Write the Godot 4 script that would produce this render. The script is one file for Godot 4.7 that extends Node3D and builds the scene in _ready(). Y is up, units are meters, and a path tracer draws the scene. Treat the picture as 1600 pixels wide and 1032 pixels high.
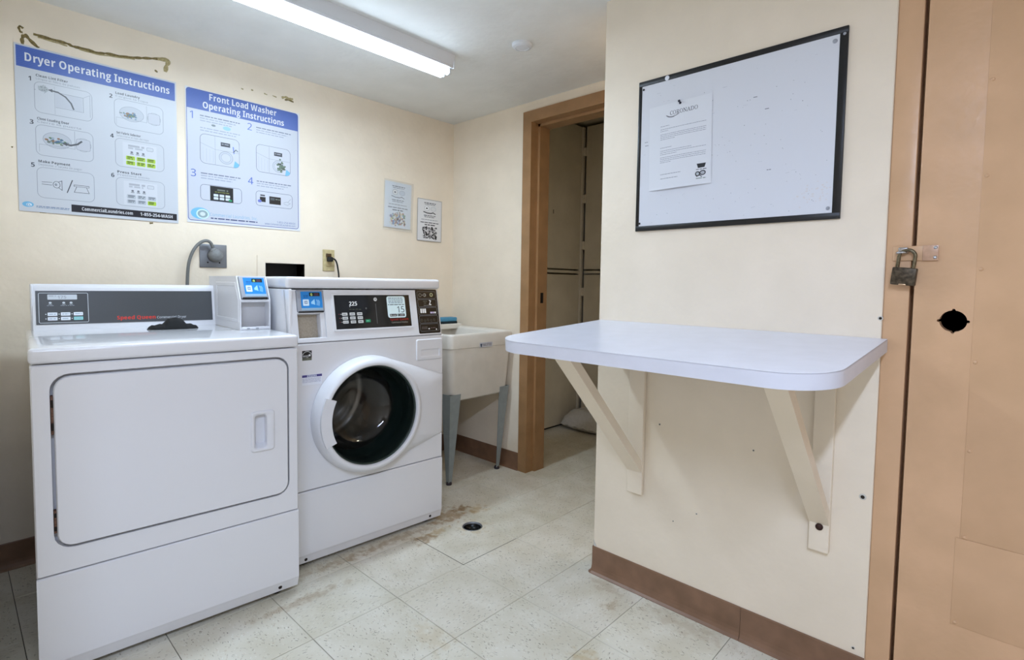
extends Node3D

# ---------------------------------------------------------------- shared numbers (metres)
const ZW := -2.6812    # poster wall
const XD := 2.2781     # wall with the closet doorway
const XP := 1.6637     # partition with the shelf
const CEIL := 2.1144
const TILE := 0.3048
const OX := -0.1761    # tile grid origin
const OZ := -2.7245
const GX := 2.4384     # floor texture period

var M := {}
var rng := RandomNumberGenerator.new()
var counts := {}
var fonts := {}

# ---------------------------------------------------------------- printing on flat things
class Canvas:
	var im: Image
	var s: float
	var host
	func _init(w_units: float, h_units: float, px_per_unit: float, bg: Color, h) -> void:
		s = px_per_unit
		host = h
		im = Image.create(int(round(w_units * s)), int(round(h_units * s)), false, Image.FORMAT_RGB8)
		im.fill(bg)
	func poly(pts: PackedVector2Array, c: Color) -> void:
		var n := pts.size()
		var y0 := 1e9
		var y1 := -1e9
		for p in pts:
			y0 = minf(y0, p.y); y1 = maxf(y1, p.y)
		var ya := maxi(0, int(ceil(y0 * s - 0.5)))
		var yb := mini(im.get_height() - 1, int(ceil(y1 * s - 0.5)) - 1)
		for y in range(ya, yb + 1):
			var yy := (y + 0.5) / s
			var xs := []
			for i in n:
				var a := pts[i]
				var b := pts[(i + 1) % n]
				if (a.y <= yy) != (b.y <= yy):
					xs.append(a.x + (yy - a.y) / (b.y - a.y) * (b.x - a.x))
			xs.sort()
			for i in range(0, xs.size() - 1, 2):
				var xa := int(ceil(xs[i] * s - 0.5))
				var xb := int(ceil(xs[i + 1] * s - 0.5))
				if xb > xa:
					im.fill_rect(Rect2i(xa, y, xb - xa, 1), c)
	func rect(x: float, y: float, w: float, h: float, c: Color) -> void:
		im.fill_rect(Rect2i(int(round(x * s)), int(round(y * s)), maxi(1, int(round(w * s))), maxi(1, int(round(h * s)))), c)
	func rr(x: float, y: float, w: float, h: float, r: float, c: Color) -> void:
		var p := PackedVector2Array()
		for k in 4:
			var cx: float = [x + w - r, x + r, x + r, x + w - r][k]
			var cy: float = [y + h - r, y + h - r, y + r, y + r][k]
			for i in 7:
				var t := (k + i / 6.0) * PI / 2
				p.append(Vector2(cx + r * cos(t), cy + r * sin(t)))
		poly(p, c)
	func frame(x: float, y: float, w: float, h: float, r: float, t: float, c: Color, inside: Color) -> void:
		rr(x, y, w, h, r, c)
		rr(x + t, y + t, w - 2 * t, h - 2 * t, maxf(r - t, 0.1), inside)
	func ell(cx: float, cy: float, rx: float, ry: float, c: Color, turn := 0.0) -> void:
		var p := PackedVector2Array()
		for i in 28:
			p.append(Vector2(cx, cy) + Vector2(rx * cos(i * TAU / 28), ry * sin(i * TAU / 28)).rotated(turn))
		poly(p, c)
	func ring(cx: float, cy: float, rx: float, ry: float, t: float, c: Color, inside: Color, turn := 0.0) -> void:
		ell(cx, cy, rx, ry, c, turn)
		ell(cx, cy, rx - t, ry - t, inside, turn)
	func line(pts: Array, t: float, c: Color) -> void:
		for i in pts.size() - 1:
			var a: Vector2 = pts[i]
			var b: Vector2 = pts[i + 1]
			var n := (b - a).normalized().orthogonal() * t / 2
			var e := (b - a).normalized() * t / 2
			poly(PackedVector2Array([a - e + n, b + e + n, b + e - n, a - e - n]), c)
	func text(t: String, x: float, y: float, size: float, c: Color, fit := 0.0, style := "bold", align := 0) -> void:
		var tm := TextMesh.new()
		tm.font = host.font(style)
		tm.font_size = 48
		tm.pixel_size = size / 48.0
		tm.depth = 0.0
		tm.curve_step = 1.5
		tm.text = t
		tm.horizontal_alignment = HORIZONTAL_ALIGNMENT_LEFT
		var ar := tm.surface_get_arrays(0)
		var v: PackedVector3Array = ar[Mesh.ARRAY_VERTEX]
		var ix = ar[Mesh.ARRAY_INDEX]
		if ix == null or ix.size() == 0:
			ix = range(v.size())
		var lo := 1e9
		var hi := -1e9
		for p in v:
			lo = minf(lo, p.x); hi = maxf(hi, p.x)
		var k := 1.0 if fit <= 0.0 else fit / maxf(hi - lo, 0.0001)
		var w := (hi - lo) * k
		var x0 := x - (0.0 if align == 0 else w / 2 if align == 1 else w)
		var f: Font = tm.font
		var base := -(f.get_ascent(48) - f.get_descent(48)) / 2.0 * tm.pixel_size
		for i in range(0, ix.size() - 2, 3):
			var p := PackedVector2Array()
			for j in 3:
				var q: Vector3 = v[ix[i + j]]
				p.append(Vector2(x0 + (q.x - lo) * k, y - (q.y - base)))
			poly(p, c)
	func words(x: float, y: float, w: float, h: float, c: Color, r: RandomNumberGenerator) -> void:
		# a line of print too small to read: dashes of word length
		var at := x
		while at < x + w:
			var l := minf(r.randf_range(1.6, 6.5) * h, x + w - at)
			rect(at, y, l, h, c)
			at += l + h * 0.8
	func tex() -> ImageTexture:
		return ImageTexture.create_from_image(im)

func font(style: String) -> Font:
	if not fonts.has(style):
		var f := SystemFont.new()
		f.font_names = PackedStringArray(["Droid Serif" if style.begins_with("serif") else "Droid Sans"])
		f.font_weight = 700 if style.ends_with("bold") else 400
		fonts[style] = f
	return fonts[style]

# ---------------------------------------------------------------- mesh helpers
func mb() -> SurfaceTool:
	var st := SurfaceTool.new()
	st.begin(Mesh.PRIMITIVE_TRIANGLES)
	return st

func v(st: SurfaceTool, p: Vector3, g := -1) -> void:
	st.set_smooth_group(g)
	st.add_vertex(p)

func quad(st, a: Vector3, b: Vector3, c: Vector3, d: Vector3, g := -1) -> void:   # counter-clockwise seen from outside
	for p in [a, c, b, a, d, c]:
		v(st, p, g)

func loft(st, loops: Array, cap0 := false, cap1 := false, smooth := [], around := true) -> void:
	# bands between closed loops of one length; smooth lists the bands (by number) that are rounded
	var n: int = loops[0].size()
	var g := 1
	for b in loops.size() - 1:
		var sm: bool = smooth is Array and b in smooth
		if b > 0 and not (sm and (b - 1) in smooth):
			g += 1
		for i in (n if around else n - 1):
			var j := (i + 1) % n
			quad(st, loops[b][i], loops[b][j], loops[b + 1][j], loops[b + 1][i], g if sm else -1)
	if cap0: fan(st, loops[0], true)
	if cap1: fan(st, loops[-1], false)

func fan(st, loop, flip: bool) -> void:
	var c := Vector3.ZERO
	for p in loop: c += p
	c /= loop.size()
	for i in loop.size():
		var a: Vector3 = loop[i]
		var b: Vector3 = loop[(i + 1) % loop.size()]
		for p in ([c, a, b] if flip else [c, b, a]):
			v(st, p, -1)

func rrloop(x0: float, y0: float, x1: float, y1: float, r: float, z: float, seg := 5) -> Array:
	var o := []
	for k in 4:
		var cx: float = [x1 - r, x0 + r, x0 + r, x1 - r][k]
		var cy: float = [y1 - r, y1 - r, y0 + r, y0 + r][k]
		for i in seg + 1:
			var t := (k + i / float(seg)) * PI / 2
			o.append(Vector3(cx + r * cos(t), cy + r * sin(t), z))
	return o

func circ(cx: float, cy: float, r: float, z: float, n := 48) -> Array:
	var o := []
	for i in n:
		o.append(Vector3(cx + r * cos(i * TAU / n), cy + r * sin(i * TAU / n), z))
	return o

func rbox(st, lo: Vector3, hi: Vector3, r := 0.003, n := 1, xf := Transform3D()) -> void:
	# a box with rounded edges
	var c := (lo + hi) / 2
	var h := (hi - lo) / 2
	r = minf(r, minf(h.x, minf(h.y, h.z)) * 0.98)
	for axis in 3:
		for side in [-1.0, 1.0]:
			var u: int = (axis + 1) % 3
			var w: int = (axis + 2) % 3
			var gu := []
			var gw := []
			for i in n + 1:
				gu.append(-h[u] + r * i / n); gw.append(-h[w] + r * i / n)
			for i in n + 1:
				gu.append(h[u] - r + r * i / n); gw.append(h[w] - r + r * i / n)
			var pts := []
			for a in gu:
				var row := []
				for b in gw:
					var p := Vector3.ZERO
					p[axis] = side * h[axis]; p[u] = a; p[w] = b
					var q := p.clamp(-(h - Vector3.ONE * r), h - Vector3.ONE * r)
					row.append(xf * (c + q + (p - q).normalized() * r))
				pts.append(row)
			for i in gu.size() - 1:
				for j in gw.size() - 1:
					if side > 0: quad(st, pts[i][j], pts[i + 1][j], pts[i + 1][j + 1], pts[i][j + 1], 1)
					else: quad(st, pts[i][j], pts[i][j + 1], pts[i + 1][j + 1], pts[i + 1][j], 1)

func prism(st, pts: Array, z0: float, z1: float, xf := Transform3D()) -> void:
	# an outline in x and y (counter-clockwise) pulled from z0 to z1
	var p2 := PackedVector2Array(pts)
	var n := p2.size()
	var ix := Geometry2D.triangulate_polygon(p2)
	for i in range(0, ix.size(), 3):
		var t := [p2[ix[i]], p2[ix[i + 1]], p2[ix[i + 2]]]
		if (t[1] - t[0]).cross(t[2] - t[0]) < 0: t = [t[0], t[2], t[1]]
		for k in [0, 2, 1]: v(st, xf * Vector3(t[k].x, t[k].y, z1), -1)
		for k in [0, 1, 2]: v(st, xf * Vector3(t[k].x, t[k].y, z0), -1)
	for i in n:
		var a := p2[i]
		var b := p2[(i + 1) % n]
		quad(st, xf * Vector3(a.x, a.y, z0), xf * Vector3(b.x, b.y, z0), xf * Vector3(b.x, b.y, z1), xf * Vector3(a.x, a.y, z1), -1)

func tube(st, path: Array, r: float, n := 10) -> void:
	var loops := []
	var up := Vector3(0.13, 0.97, 0.21).normalized()
	var prev := Vector3.ZERO
	for i in path.size():
		var d: Vector3 = (path[mini(i + 1, path.size() - 1)] - path[maxi(i - 1, 0)]).normalized()
		var a: Vector3 = (up - d * up.dot(d)).normalized() if prev == Vector3.ZERO else (prev - d * prev.dot(d)).normalized()
		prev = a
		var b := d.cross(a)
		var l := []
		for k in n:
			l.append(path[i] + (a * cos(k * TAU / n) + b * sin(k * TAU / n)) * r)
		loops.append(l)
	loft(st, loops, true, true, range(loops.size()))

func curve(pts: Array, per := 6) -> Array:
	var o := []
	for i in pts.size() - 1:
		var p0: Vector3 = pts[maxi(i - 1, 0)]
		var p3: Vector3 = pts[mini(i + 2, pts.size() - 1)]
		for k in per:
			o.append(pts[i].cubic_interpolate(pts[i + 1], p0, p3, k / float(per)))
	o.append(pts[-1])
	return o

func lathe(st, prof: Array, n := 32, xf := Transform3D(), smooth := true, open := false) -> void:
	# prof: Vector2(radius, height) turned about y
	var loops := []
	for p in prof:
		var l := []
		for i in n:
			l.append(xf * Vector3(p.x * cos(i * TAU / n), p.y, -p.x * sin(i * TAU / n)))
		loops.append(l)
	loft(st, loops, not open and prof[0].x > 0.0002, not open and prof[-1].x > 0.0002, range(loops.size()) if smooth else [])

func printed(w: float, h: float, bulge := 0.0) -> ArrayMesh:
	# a sheet in x (0..w) and y (-h..0) facing +z with the print on it
	var st := mb()
	var n := 8
	for i in n:
		for j in n:
			for q in [[0, 0], [1, 0], [1, 1], [0, 0], [1, 1], [0, 1]]:
				var a: float = (i + q[0]) / float(n)
				var b: float = (j + q[1]) / float(n)
				st.set_uv(Vector2(a, b))
				st.set_smooth_group(1)
				st.add_vertex(Vector3(a * w, -b * h, bulge * sin(a * PI) * (0.4 + 0.6 * b)))
	st.generate_normals()
	return st.commit()

# ---------------------------------------------------------------- objects
func numbered(called: String) -> String:
	counts[called] = counts.get(called, -1) + 1
	return called if counts[called] == 0 else "%s_%03d" % [called, counts[called]]

func meta(o, label := "", category := "", group := "", kind := "") -> Node3D:
	if label: o.set_meta("label", label)
	if category: o.set_meta("category", category)
	if group: o.set_meta("group", group)
	if kind: o.set_meta("kind", kind)
	return o

func thing(called: String, at: Vector3, turn := 0.0) -> Node3D:
	var o := Node3D.new()
	o.name = numbered(called)
	add_child(o)
	o.position = at
	o.rotation.y = turn
	return o

func put(called: String, mesh: Mesh, m: Material, parent = null) -> MeshInstance3D:
	var o := MeshInstance3D.new()
	o.name = numbered(called) if parent == null else called
	o.mesh = mesh
	o.material_override = m
	(self if parent == null else parent).add_child(o, true)
	return o

func obj(called: String, st: SurfaceTool, m: Material, parent = null) -> MeshInstance3D:
	st.generate_normals()
	return put(called, st.commit(), m, parent)

func box(called: String, lo: Vector3, hi: Vector3, m: Material, parent = null, r := 0.002, n := 1) -> MeshInstance3D:
	var st := mb()
	rbox(st, lo, hi, r, n)
	return obj(called, st, m, parent)

func struct(o) -> Node3D:
	o.set_meta("kind", "structure")
	return o

func csg(called: String, m: Material, parent, shapes: Array) -> CSGCombiner3D:
	# shapes: [node, operation]
	var c := CSGCombiner3D.new()
	c.name = numbered(called) if parent == null else called
	for s in shapes:
		s[0].operation = s[1]
		s[0].material = m
		c.add_child(s[0])
	(self if parent == null else parent).add_child(c, true)
	return c

func cbox(lo: Vector3, hi: Vector3) -> CSGBox3D:
	var b := CSGBox3D.new()
	b.size = hi - lo
	b.position = (hi + lo) / 2
	return b

func ccyl(at: Vector3, r: float, h: float, along_x := false, n := 48) -> CSGCylinder3D:
	var c := CSGCylinder3D.new()
	c.radius = r
	c.height = h
	c.sides = n
	c.position = at
	if along_x: c.rotation.z = PI / 2
	return c

func plain(called: String, c: Color, rough := 0.5, metal := 0.0) -> StandardMaterial3D:
	var m := StandardMaterial3D.new()
	m.resource_name = called
	m.albedo_color = c
	m.roughness = rough
	m.metallic = metal
	return m

func noise_tex(freq: float, a: Color, b: Color, sd: int, size := 512, octaves := 4, normal := false, bump := 1.0) -> NoiseTexture2D:
	var t := NoiseTexture2D.new()
	t.width = size
	t.height = size
	t.seamless = true
	var f := FastNoiseLite.new()
	f.seed = sd
	f.noise_type = FastNoiseLite.TYPE_SIMPLEX_SMOOTH
	f.frequency = freq
	f.fractal_octaves = octaves
	t.noise = f
	if normal:
		t.as_normal_map = true
		t.bump_strength = bump
	else:
		var g := Gradient.new()
		g.colors = PackedColorArray([a, b])
		g.offsets = PackedFloat32Array([0.15, 0.85])
		t.color_ramp = g
	return t

func painted(called: String, c: Color, rough: float, vary: float, bump: float, per_m := 1.0, freq := 0.01) -> StandardMaterial3D:
	# a painted surface: faint uneven tone and roller texture
	var m := plain(called, c, rough)
	m.albedo_texture = noise_tex(freq, Color(1 - vary, 1 - vary, 1 - vary * 1.15), Color.WHITE, called.hash() % 1000)
	m.uv1_triplanar = true
	m.uv1_world_triplanar = true
	m.uv1_scale = Vector3.ONE * per_m
	if bump > 0:
		m.normal_enabled = true
		m.normal_texture = noise_tex(0.06, c, c, called.hash() % 777, 512, 3, true, 3.0)
		m.normal_scale = bump
	return m

func print_mat(called: String, t: Texture2D, rough := 0.5) -> StandardMaterial3D:
	var m := plain(called, Color.WHITE, rough)
	m.albedo_texture = t
	m.texture_repeat = false
	return m

func materials() -> void:
	M.wall = painted("cream wall paint", Color(0.94, 0.882, 0.80), 0.55, 0.025, 0.08, 0.8)
	M.ceiling = painted("white ceiling paint", Color(0.95, 0.95, 0.94), 0.8, 0.03, 0.12, 0.8)
	M.closet = painted("beige closet board", Color(0.93, 0.875, 0.77), 0.7, 0.06, 0.1, 0.7)
	M.frame = painted("brown door frame paint", Color(0.64, 0.485, 0.33), 0.35, 0.08, 0.1, 1.5)
	M.door = painted("tan steel door paint", Color(0.835, 0.67, 0.52), 0.28, 0.05, 0.08, 1.0)
	M.base = painted("brown vinyl baseboard", Color(0.52, 0.39, 0.30), 0.42, 0.12, 0.06, 1.7)
	M.enamel = plain("white enamel", Color(0.885, 0.88, 0.89), 0.22)
	M.enamel.clearcoat_enabled = true
	M.enamel.clearcoat = 0.7
	M.enamel.clearcoat_roughness = 0.04
	M.plastic = plain("white plastic", Color(0.875, 0.872, 0.885), 0.36)
	M.gloss_black = plain("glossy black panel", Color(0.03, 0.03, 0.035), 0.12)
	M.black = plain("black rubber", Color(0.025, 0.025, 0.028), 0.6)
	M.cloth_black = plain("black fabric", Color(0.02, 0.02, 0.024), 0.85)
	M.grey_plastic = plain("grey plastic", Color(0.62, 0.63, 0.66), 0.45)
	M.steel = plain("steel", Color(0.72, 0.72, 0.73), 0.25, 1.0)
	M.drum = plain("stainless drum", Color(0.55, 0.54, 0.52), 0.28, 1.0)
	M.dull_steel = plain("galvanised plate", Color(0.50, 0.51, 0.53), 0.45, 0.6)
	M.laminate = painted("white laminate", Color(0.90, 0.90, 0.935), 0.33, 0.02, 0.0, 2.0)
	M.laminate_edge = painted("laminate edge band", Color(0.83, 0.83, 0.865), 0.35, 0.02, 0.0, 2.0)
	M.rust = painted("rusty hinge", Color(0.50, 0.35, 0.28), 0.7, 0.3, 0.0, 20.0)
	M.tub = painted("cream thermoplastic tub", Color(0.90, 0.875, 0.835), 0.4, 0.03, 0.0, 2.0)
	M.leg = painted("grey painted steel leg", Color(0.56, 0.59, 0.59), 0.4, 0.05, 0.0, 4.0)
	M.screw = plain("dark screw", Color(0.16, 0.14, 0.13), 0.4, 0.7)
	M.sack = painted("off white woven sack", Color(0.86, 0.84, 0.80), 0.8, 0.06, 0.3, 6.0)
	M.paper = plain("white paper", Color(0.9, 0.91, 0.94), 0.7)
	M.tape = painted("black tape", Color(0.045, 0.045, 0.06), 0.35, 0.15, 0.1, 4.0)
	M.board = painted("white board skin", Color(0.86, 0.865, 0.89), 0.4, 0.02, 0.0, 2.0)
	M.lamp_white = plain("white lamp housing", Color(0.86, 0.87, 0.89), 0.4)
	M.subfloor = plain("dark tile joint", Color(0.22, 0.18, 0.13), 0.9)
	M.glue = painted("old brown adhesive", Color(0.56, 0.48, 0.28), 0.7, 0.3, 0.3, 18.0)
	M.glue_pale = painted("yellowed adhesive", Color(0.74, 0.67, 0.48), 0.7, 0.2, 0.3, 18.0)
	M.chip = plain("chipped plaster", Color(0.80, 0.78, 0.74), 0.9)
	M.chip_dark = plain("screw hole", Color(0.16, 0.13, 0.10), 0.9)

# ================================================================ the scene
func _ready() -> void:
	rng.seed = 7
	camera_and_light()
	materials()
	structure()
	floor_tiles()
	doors()
	closet()
	strip_light(Vector3(0.985, CEIL, -1.927), LAMP_A, TINT_A, "white two-tube fluorescent strip light on the ceiling above the machines")
	strip_light(Vector3(-0.40, CEIL, 0.30), LAMP_B, TINT_B, "white two-tube fluorescent strip light behind the camera")
	added_passage_fill()
	dryer()
	washer()
	shelf()
	notice_board()
	posters()
	wall_fittings()
	sink()
	small_things()

const LAMP_A := 1.38
const TINT_A := Color(0.84, 0.925, 1.0)   # neutral tubes over the machines
const LAMP_B := 5.0
const TINT_B := Color(0.785, 0.862, 1.0)   # daylight tubes by the entrance
const LAMP_C := 0.32
const TINT_C := Color(1.0, 0.94, 0.84)     # added fill lamp, hidden behind the partition

func camera_and_light() -> void:
	var cam := Camera3D.new()
	cam.name = "camera"
	var f := 831.487
	cam.projection = Camera3D.PROJECTION_FRUSTUM
	cam.near = 0.05
	cam.far = 30.0
	cam.size = 0.05 * 1032.0 / f
	cam.frustum_offset = Vector2(0, -(516.0 - 488.96) / f * 0.05)
	var x := Vector3(0.68528835, 0.0153417, 0.72811023)
	var y := Vector3(0.0286444, 0.99843665, -0.04799739)
	var z := -Vector3(0.7277083, -0.05374833, -0.68377755)
	cam.transform = Transform3D(Basis(x, y, z).orthonormalized(), Vector3(0, 1.09266, 0))
	add_child(cam)
	var we := WorldEnvironment.new()
	we.name = "surroundings"
	var e := Environment.new()
	e.background_mode = Environment.BG_COLOR
	e.background_color = Color.BLACK
	e.tonemap_mode = Environment.TONE_MAPPER_LINEAR
	e.tonemap_exposure = 1.0
	e.sdfgi_enabled = true
	e.ssao_enabled = true
	e.ssil_enabled = true
	we.environment = e
	add_child(we)

func strip_light(at: Vector3, energy: float, tint: Color, label: String) -> void:
	var t := thing("strip_light", at)
	meta(t, label, "ceiling light", "fluorescent strip lights")
	var st := mb()
	var half := 0.61
	# sheet steel channel, slightly narrower below
	var prof := [Vector2(-0.056, 0), Vector2(-0.043, -0.046), Vector2(0.043, -0.046), Vector2(0.056, 0)]
	var turn := Transform3D(Basis(Vector3(0, 0, 1), Vector3(0, 1, 0), Vector3(-1, 0, 0)), Vector3(half, 0, 0))
	prism(st, prof, 0.0, half * 2, turn)
	obj("housing", st, M.lamp_white, t)
	box("lamp_tray", Vector3(-half + 0.002, -0.056, -0.047), Vector3(half - 0.002, -0.044, 0.047), M.lamp_white, t, 0.004, 2)
	for s in [-1.0, 1.0]:
		box("end_cap", Vector3(s * half - 0.004, -0.058, -0.05), Vector3(s * half + 0.004, -0.001, 0.05), M.lamp_white, t, 0.003)
		for k in [-1.0, 1.0]:
			box("lampholder", Vector3(s * (half - 0.012) - 0.007, -0.084, k * 0.0235 - 0.013), Vector3(s * (half - 0.012) + 0.007, -0.054, k * 0.0235 + 0.013), M.lamp_white, t, 0.005, 2)
	for p in [Vector3(half + 0.004, -0.018, 0.018), Vector3(half + 0.004, -0.032, 0.03), Vector3(half + 0.004, -0.044, 0.012)]:
		st = mb()
		lathe(st, [Vector2(0.004, 0), Vector2(0.004, 0.001), Vector2(0.0001, 0.0015)], 12, Transform3D(Basis(Vector3.BACK, -PI / 2), p))
		obj("knockout", st, M.screw, t)
	var glow := plain("fluorescent tube glow", Color(0.95, 0.97, 1.0), 0.4)
	glow.emission_enabled = true
	glow.emission = tint
	glow.emission_energy_multiplier = 16.0
	for k in [-1.0, 1.0]:
		st = mb()
		tube(st, [Vector3(-half + 0.018, -0.071, k * 0.0235), Vector3(half - 0.018, -0.071, k * 0.0235)], 0.0125, 16)
		obj("fluorescent_tube", st, glow, t)
	var l := AreaLight3D.new()
	l.name = "tube_light"
	l.area_size = Vector2(half * 2 - 0.06, 0.072)
	l.light_color = tint
	l.light_energy = energy
	l.area_range = 12.0
	l.area_attenuation = 2.0
	l.shadow_enabled = true
	l.position = Vector3(0, -0.087, 0)
	l.rotation.x = -PI / 2
	t.add_child(l)

func added_passage_fill() -> void:  # unseen lamp, added to brighten the closet, sink and far floor
	var t := meta(thing("added_fill_lamp", Vector3(2.02, CEIL, -0.85)), "added round white fill lamp on the passage ceiling, unseen behind the partition", "ceiling light")
	var st := mb()
	lathe(st, [Vector2(0.11, 0), Vector2(0.11, -0.016), Vector2(0.10, -0.022)], 40)
	obj("base", st, M.lamp_white, t)
	st = mb()
	lathe(st, [Vector2(0.098, -0.02), Vector2(0.090, -0.045), Vector2(0.06, -0.062), Vector2(0.0004, -0.068)], 40)
	var glow := plain("added fill glow", Color(0.95, 0.95, 0.93), 0.4)
	glow.emission_enabled = true
	glow.emission = TINT_C
	glow.emission_energy_multiplier = 3.0
	obj("fill_glow_dome", st, glow, t)
	var l := AreaLight3D.new()
	l.name = "fill_area_light"
	l.area_size = Vector2(0.17, 0.17)
	l.light_color = TINT_C
	l.light_energy = LAMP_C
	l.area_range = 12.0
	l.area_attenuation = 2.0
	l.shadow_enabled = true
	l.position = Vector3(0, -0.072, 0)
	l.rotation.x = -PI / 2
	t.add_child(l)

# ---------------------------------------------------------------- room shell
func structure() -> void:
	# poster wall, with a recess for the washer's supply box
	struct(csg("wall_back", M.wall, null, [
		[cbox(Vector3(-0.10, -0.05, ZW - 0.14), Vector3(XD + 0.12, CEIL + 0.02, ZW)), CSGShape3D.OPERATION_UNION],
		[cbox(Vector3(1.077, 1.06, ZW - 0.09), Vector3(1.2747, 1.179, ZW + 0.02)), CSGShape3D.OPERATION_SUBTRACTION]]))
	struct(box("wall_left", Vector3(-0.10, -0.05, ZW - 0.02), Vector3(0.02, CEIL + 0.02, -1.35), M.wall))
	struct(box("wall_entry", Vector3(-1.75, -0.05, -1.47), Vector3(-0.09, CEIL + 0.02, -1.35), M.wall))
	struct(box("wall_far", Vector3(-1.75, -0.05, -1.4), Vector3(-1.6, CEIL + 0.02, 1.45), M.wall))
	struct(box("wall_front", Vector3(-1.75, -0.05, 1.3), Vector3(XP + 0.12, CEIL + 0.02, 1.45), M.wall))
	struct(csg("wall_right", M.wall, null, [
		[cbox(Vector3(XD, -0.05, ZW - 0.14), Vector3(XD + 0.12, 2.45, -0.5)), CSGShape3D.OPERATION_UNION],
		[cbox(Vector3(XD - 0.05, -0.1, -2.04), Vector3(XD + 0.2, 2.035, -1.15)), CSGShape3D.OPERATION_SUBTRACTION]]))
	# partition: board wall up to the steel door
	var part := struct(box("wall_partition", Vector3(XP, -0.05, -1.1187), Vector3(XP + 0.11, CEIL + 0.02, -0.2442), M.wall, null, 0.004, 2))
	for h in [[-0.2664, 0.5385, 0.0055], [-0.248, 1.0184, 0.004], [-0.2705, 0.118, 0.003], [-0.55, 0.60, 0.002], [-0.45, 0.86, 0.0018], [-0.72, 0.35, 0.002], [-0.86, 0.62, 0.0025], [-0.8, 0.30, 0.0018]]:
		var st := mb()
		lathe(st, [Vector2(h[2] * 1.6, 0), Vector2(h[2] * 1.3, 0.0012), Vector2(h[2], 0.0014)], 10, Transform3D(Basis(Vector3.BACK, PI / 2), Vector3(XP, h[1], h[0])))
		obj("nail_hole_rim", st, M.chip, part)
		st = mb()
		lathe(st, [Vector2(h[2], 0), Vector2(h[2] * 0.9, 0.0018), Vector2(0.0001, 0.002)], 8, Transform3D(Basis(Vector3.BACK, PI / 2), Vector3(XP, h[1], h[0])))
		obj("nail_hole", st, M.chip_dark, part)
	var st2 := mb()
	prism(st2, [Vector2(1.1035, 0.103), Vector2(1.117, 0.103), Vector2(1.1178, 0.128), Vector2(1.113, 0.117), Vector2(1.108, 0.112)], 0.0, 0.0008, Transform3D(Basis(Vector3(0, 0, -1), Vector3(0, 1, 0), Vector3(1, 0, 0)), Vector3(XP - 0.0006, 0, 0)))
	obj("plaster_chip", st2, M.chip, part)
	struct(box("wall_partition_front", Vector3(XP, -0.05, 0.775), Vector3(XP + 0.11, CEIL + 0.02, 1.45), M.wall))
	struct(box("wall_partition_head", Vector3(XP, 2.085, -0.2445), Vector3(XP + 0.11, CEIL + 0.02, 0.7755), M.wall))
	struct(box("wall_corridor", Vector3(XP + 0.09, -0.05, -0.55), Vector3(XD + 0.12, CEIL + 0.02, -0.43), M.wall))
	struct(box("ceiling", Vector3(-1.75, CEIL, ZW - 0.1), Vector3(XD + 0.02, CEIL + 0.12, 1.45), M.ceiling))
	# vinyl cove baseboards
	var prof := [Vector2(0, 0), Vector2(0.017, 0), Vector2(0.017, 0.002), Vector2(0.009, 0.008), Vector2(0.0055, 0.019), Vector2(0.004, 0.03), Vector2(0.004, 0.098), Vector2(0.0028, 0.1015), Vector2(0, 0.1015)]
	var bb := struct(Node3D.new())
	bb.name = "baseboard_partition"
	add_child(bb)
	for r in [[-1.1187, -0.5688], [-0.5676, -0.2442]]:
		var st := mb()
		prism(st, prof, 0, r[1] - r[0], Transform3D(Basis(Vector3(-1, 0, 0), Vector3(0, 1, 0), Vector3(0, 0, -1)), Vector3(XP, 0, r[1])))
		obj("vinyl_strip", st, M.base, bb)
	var st3 := mb()
	prism(st3, prof, 0, 0.11, Transform3D(Basis(Vector3(0, 0, -1), Vector3(0, 1, 0), Vector3(1, 0, 0)), Vector3(XP, 0, -1.1187)))
	obj("vinyl_strip", st3, M.base, bb)
	st3 = mb()   # the strip bends round the outer corner
	var loops := []
	for p in prof:
		var l := []
		for i in 9:
			var a := i / 8.0 * PI / 2
			l.append(Vector3(XP - p.x * cos(a), p.y, -1.1187 - p.x * sin(a)))
		loops.append(l)
	loft(st3, loops, false, false, range(loops.size()), false)
	obj("vinyl_corner", st3, M.base, bb)
	st3 = mb()
	prism(st3, prof, 0, 0.59, Transform3D(Basis(Vector3(-1, 0, 0), Vector3(0, 1, 0), Vector3(0, 0, -1)), Vector3(XD, 0, -2.0655)))
	struct(obj("baseboard_right", st3, M.base))
	st3 = mb()
	prism(st3, prof, 0, XD - 0.02, Transform3D(Basis(Vector3(0, 0, 1), Vector3(0, 1, 0), Vector3(-1, 0, 0)), Vector3(XD, 0, ZW)))
	struct(obj("baseboard_back", st3, M.base))

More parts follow.
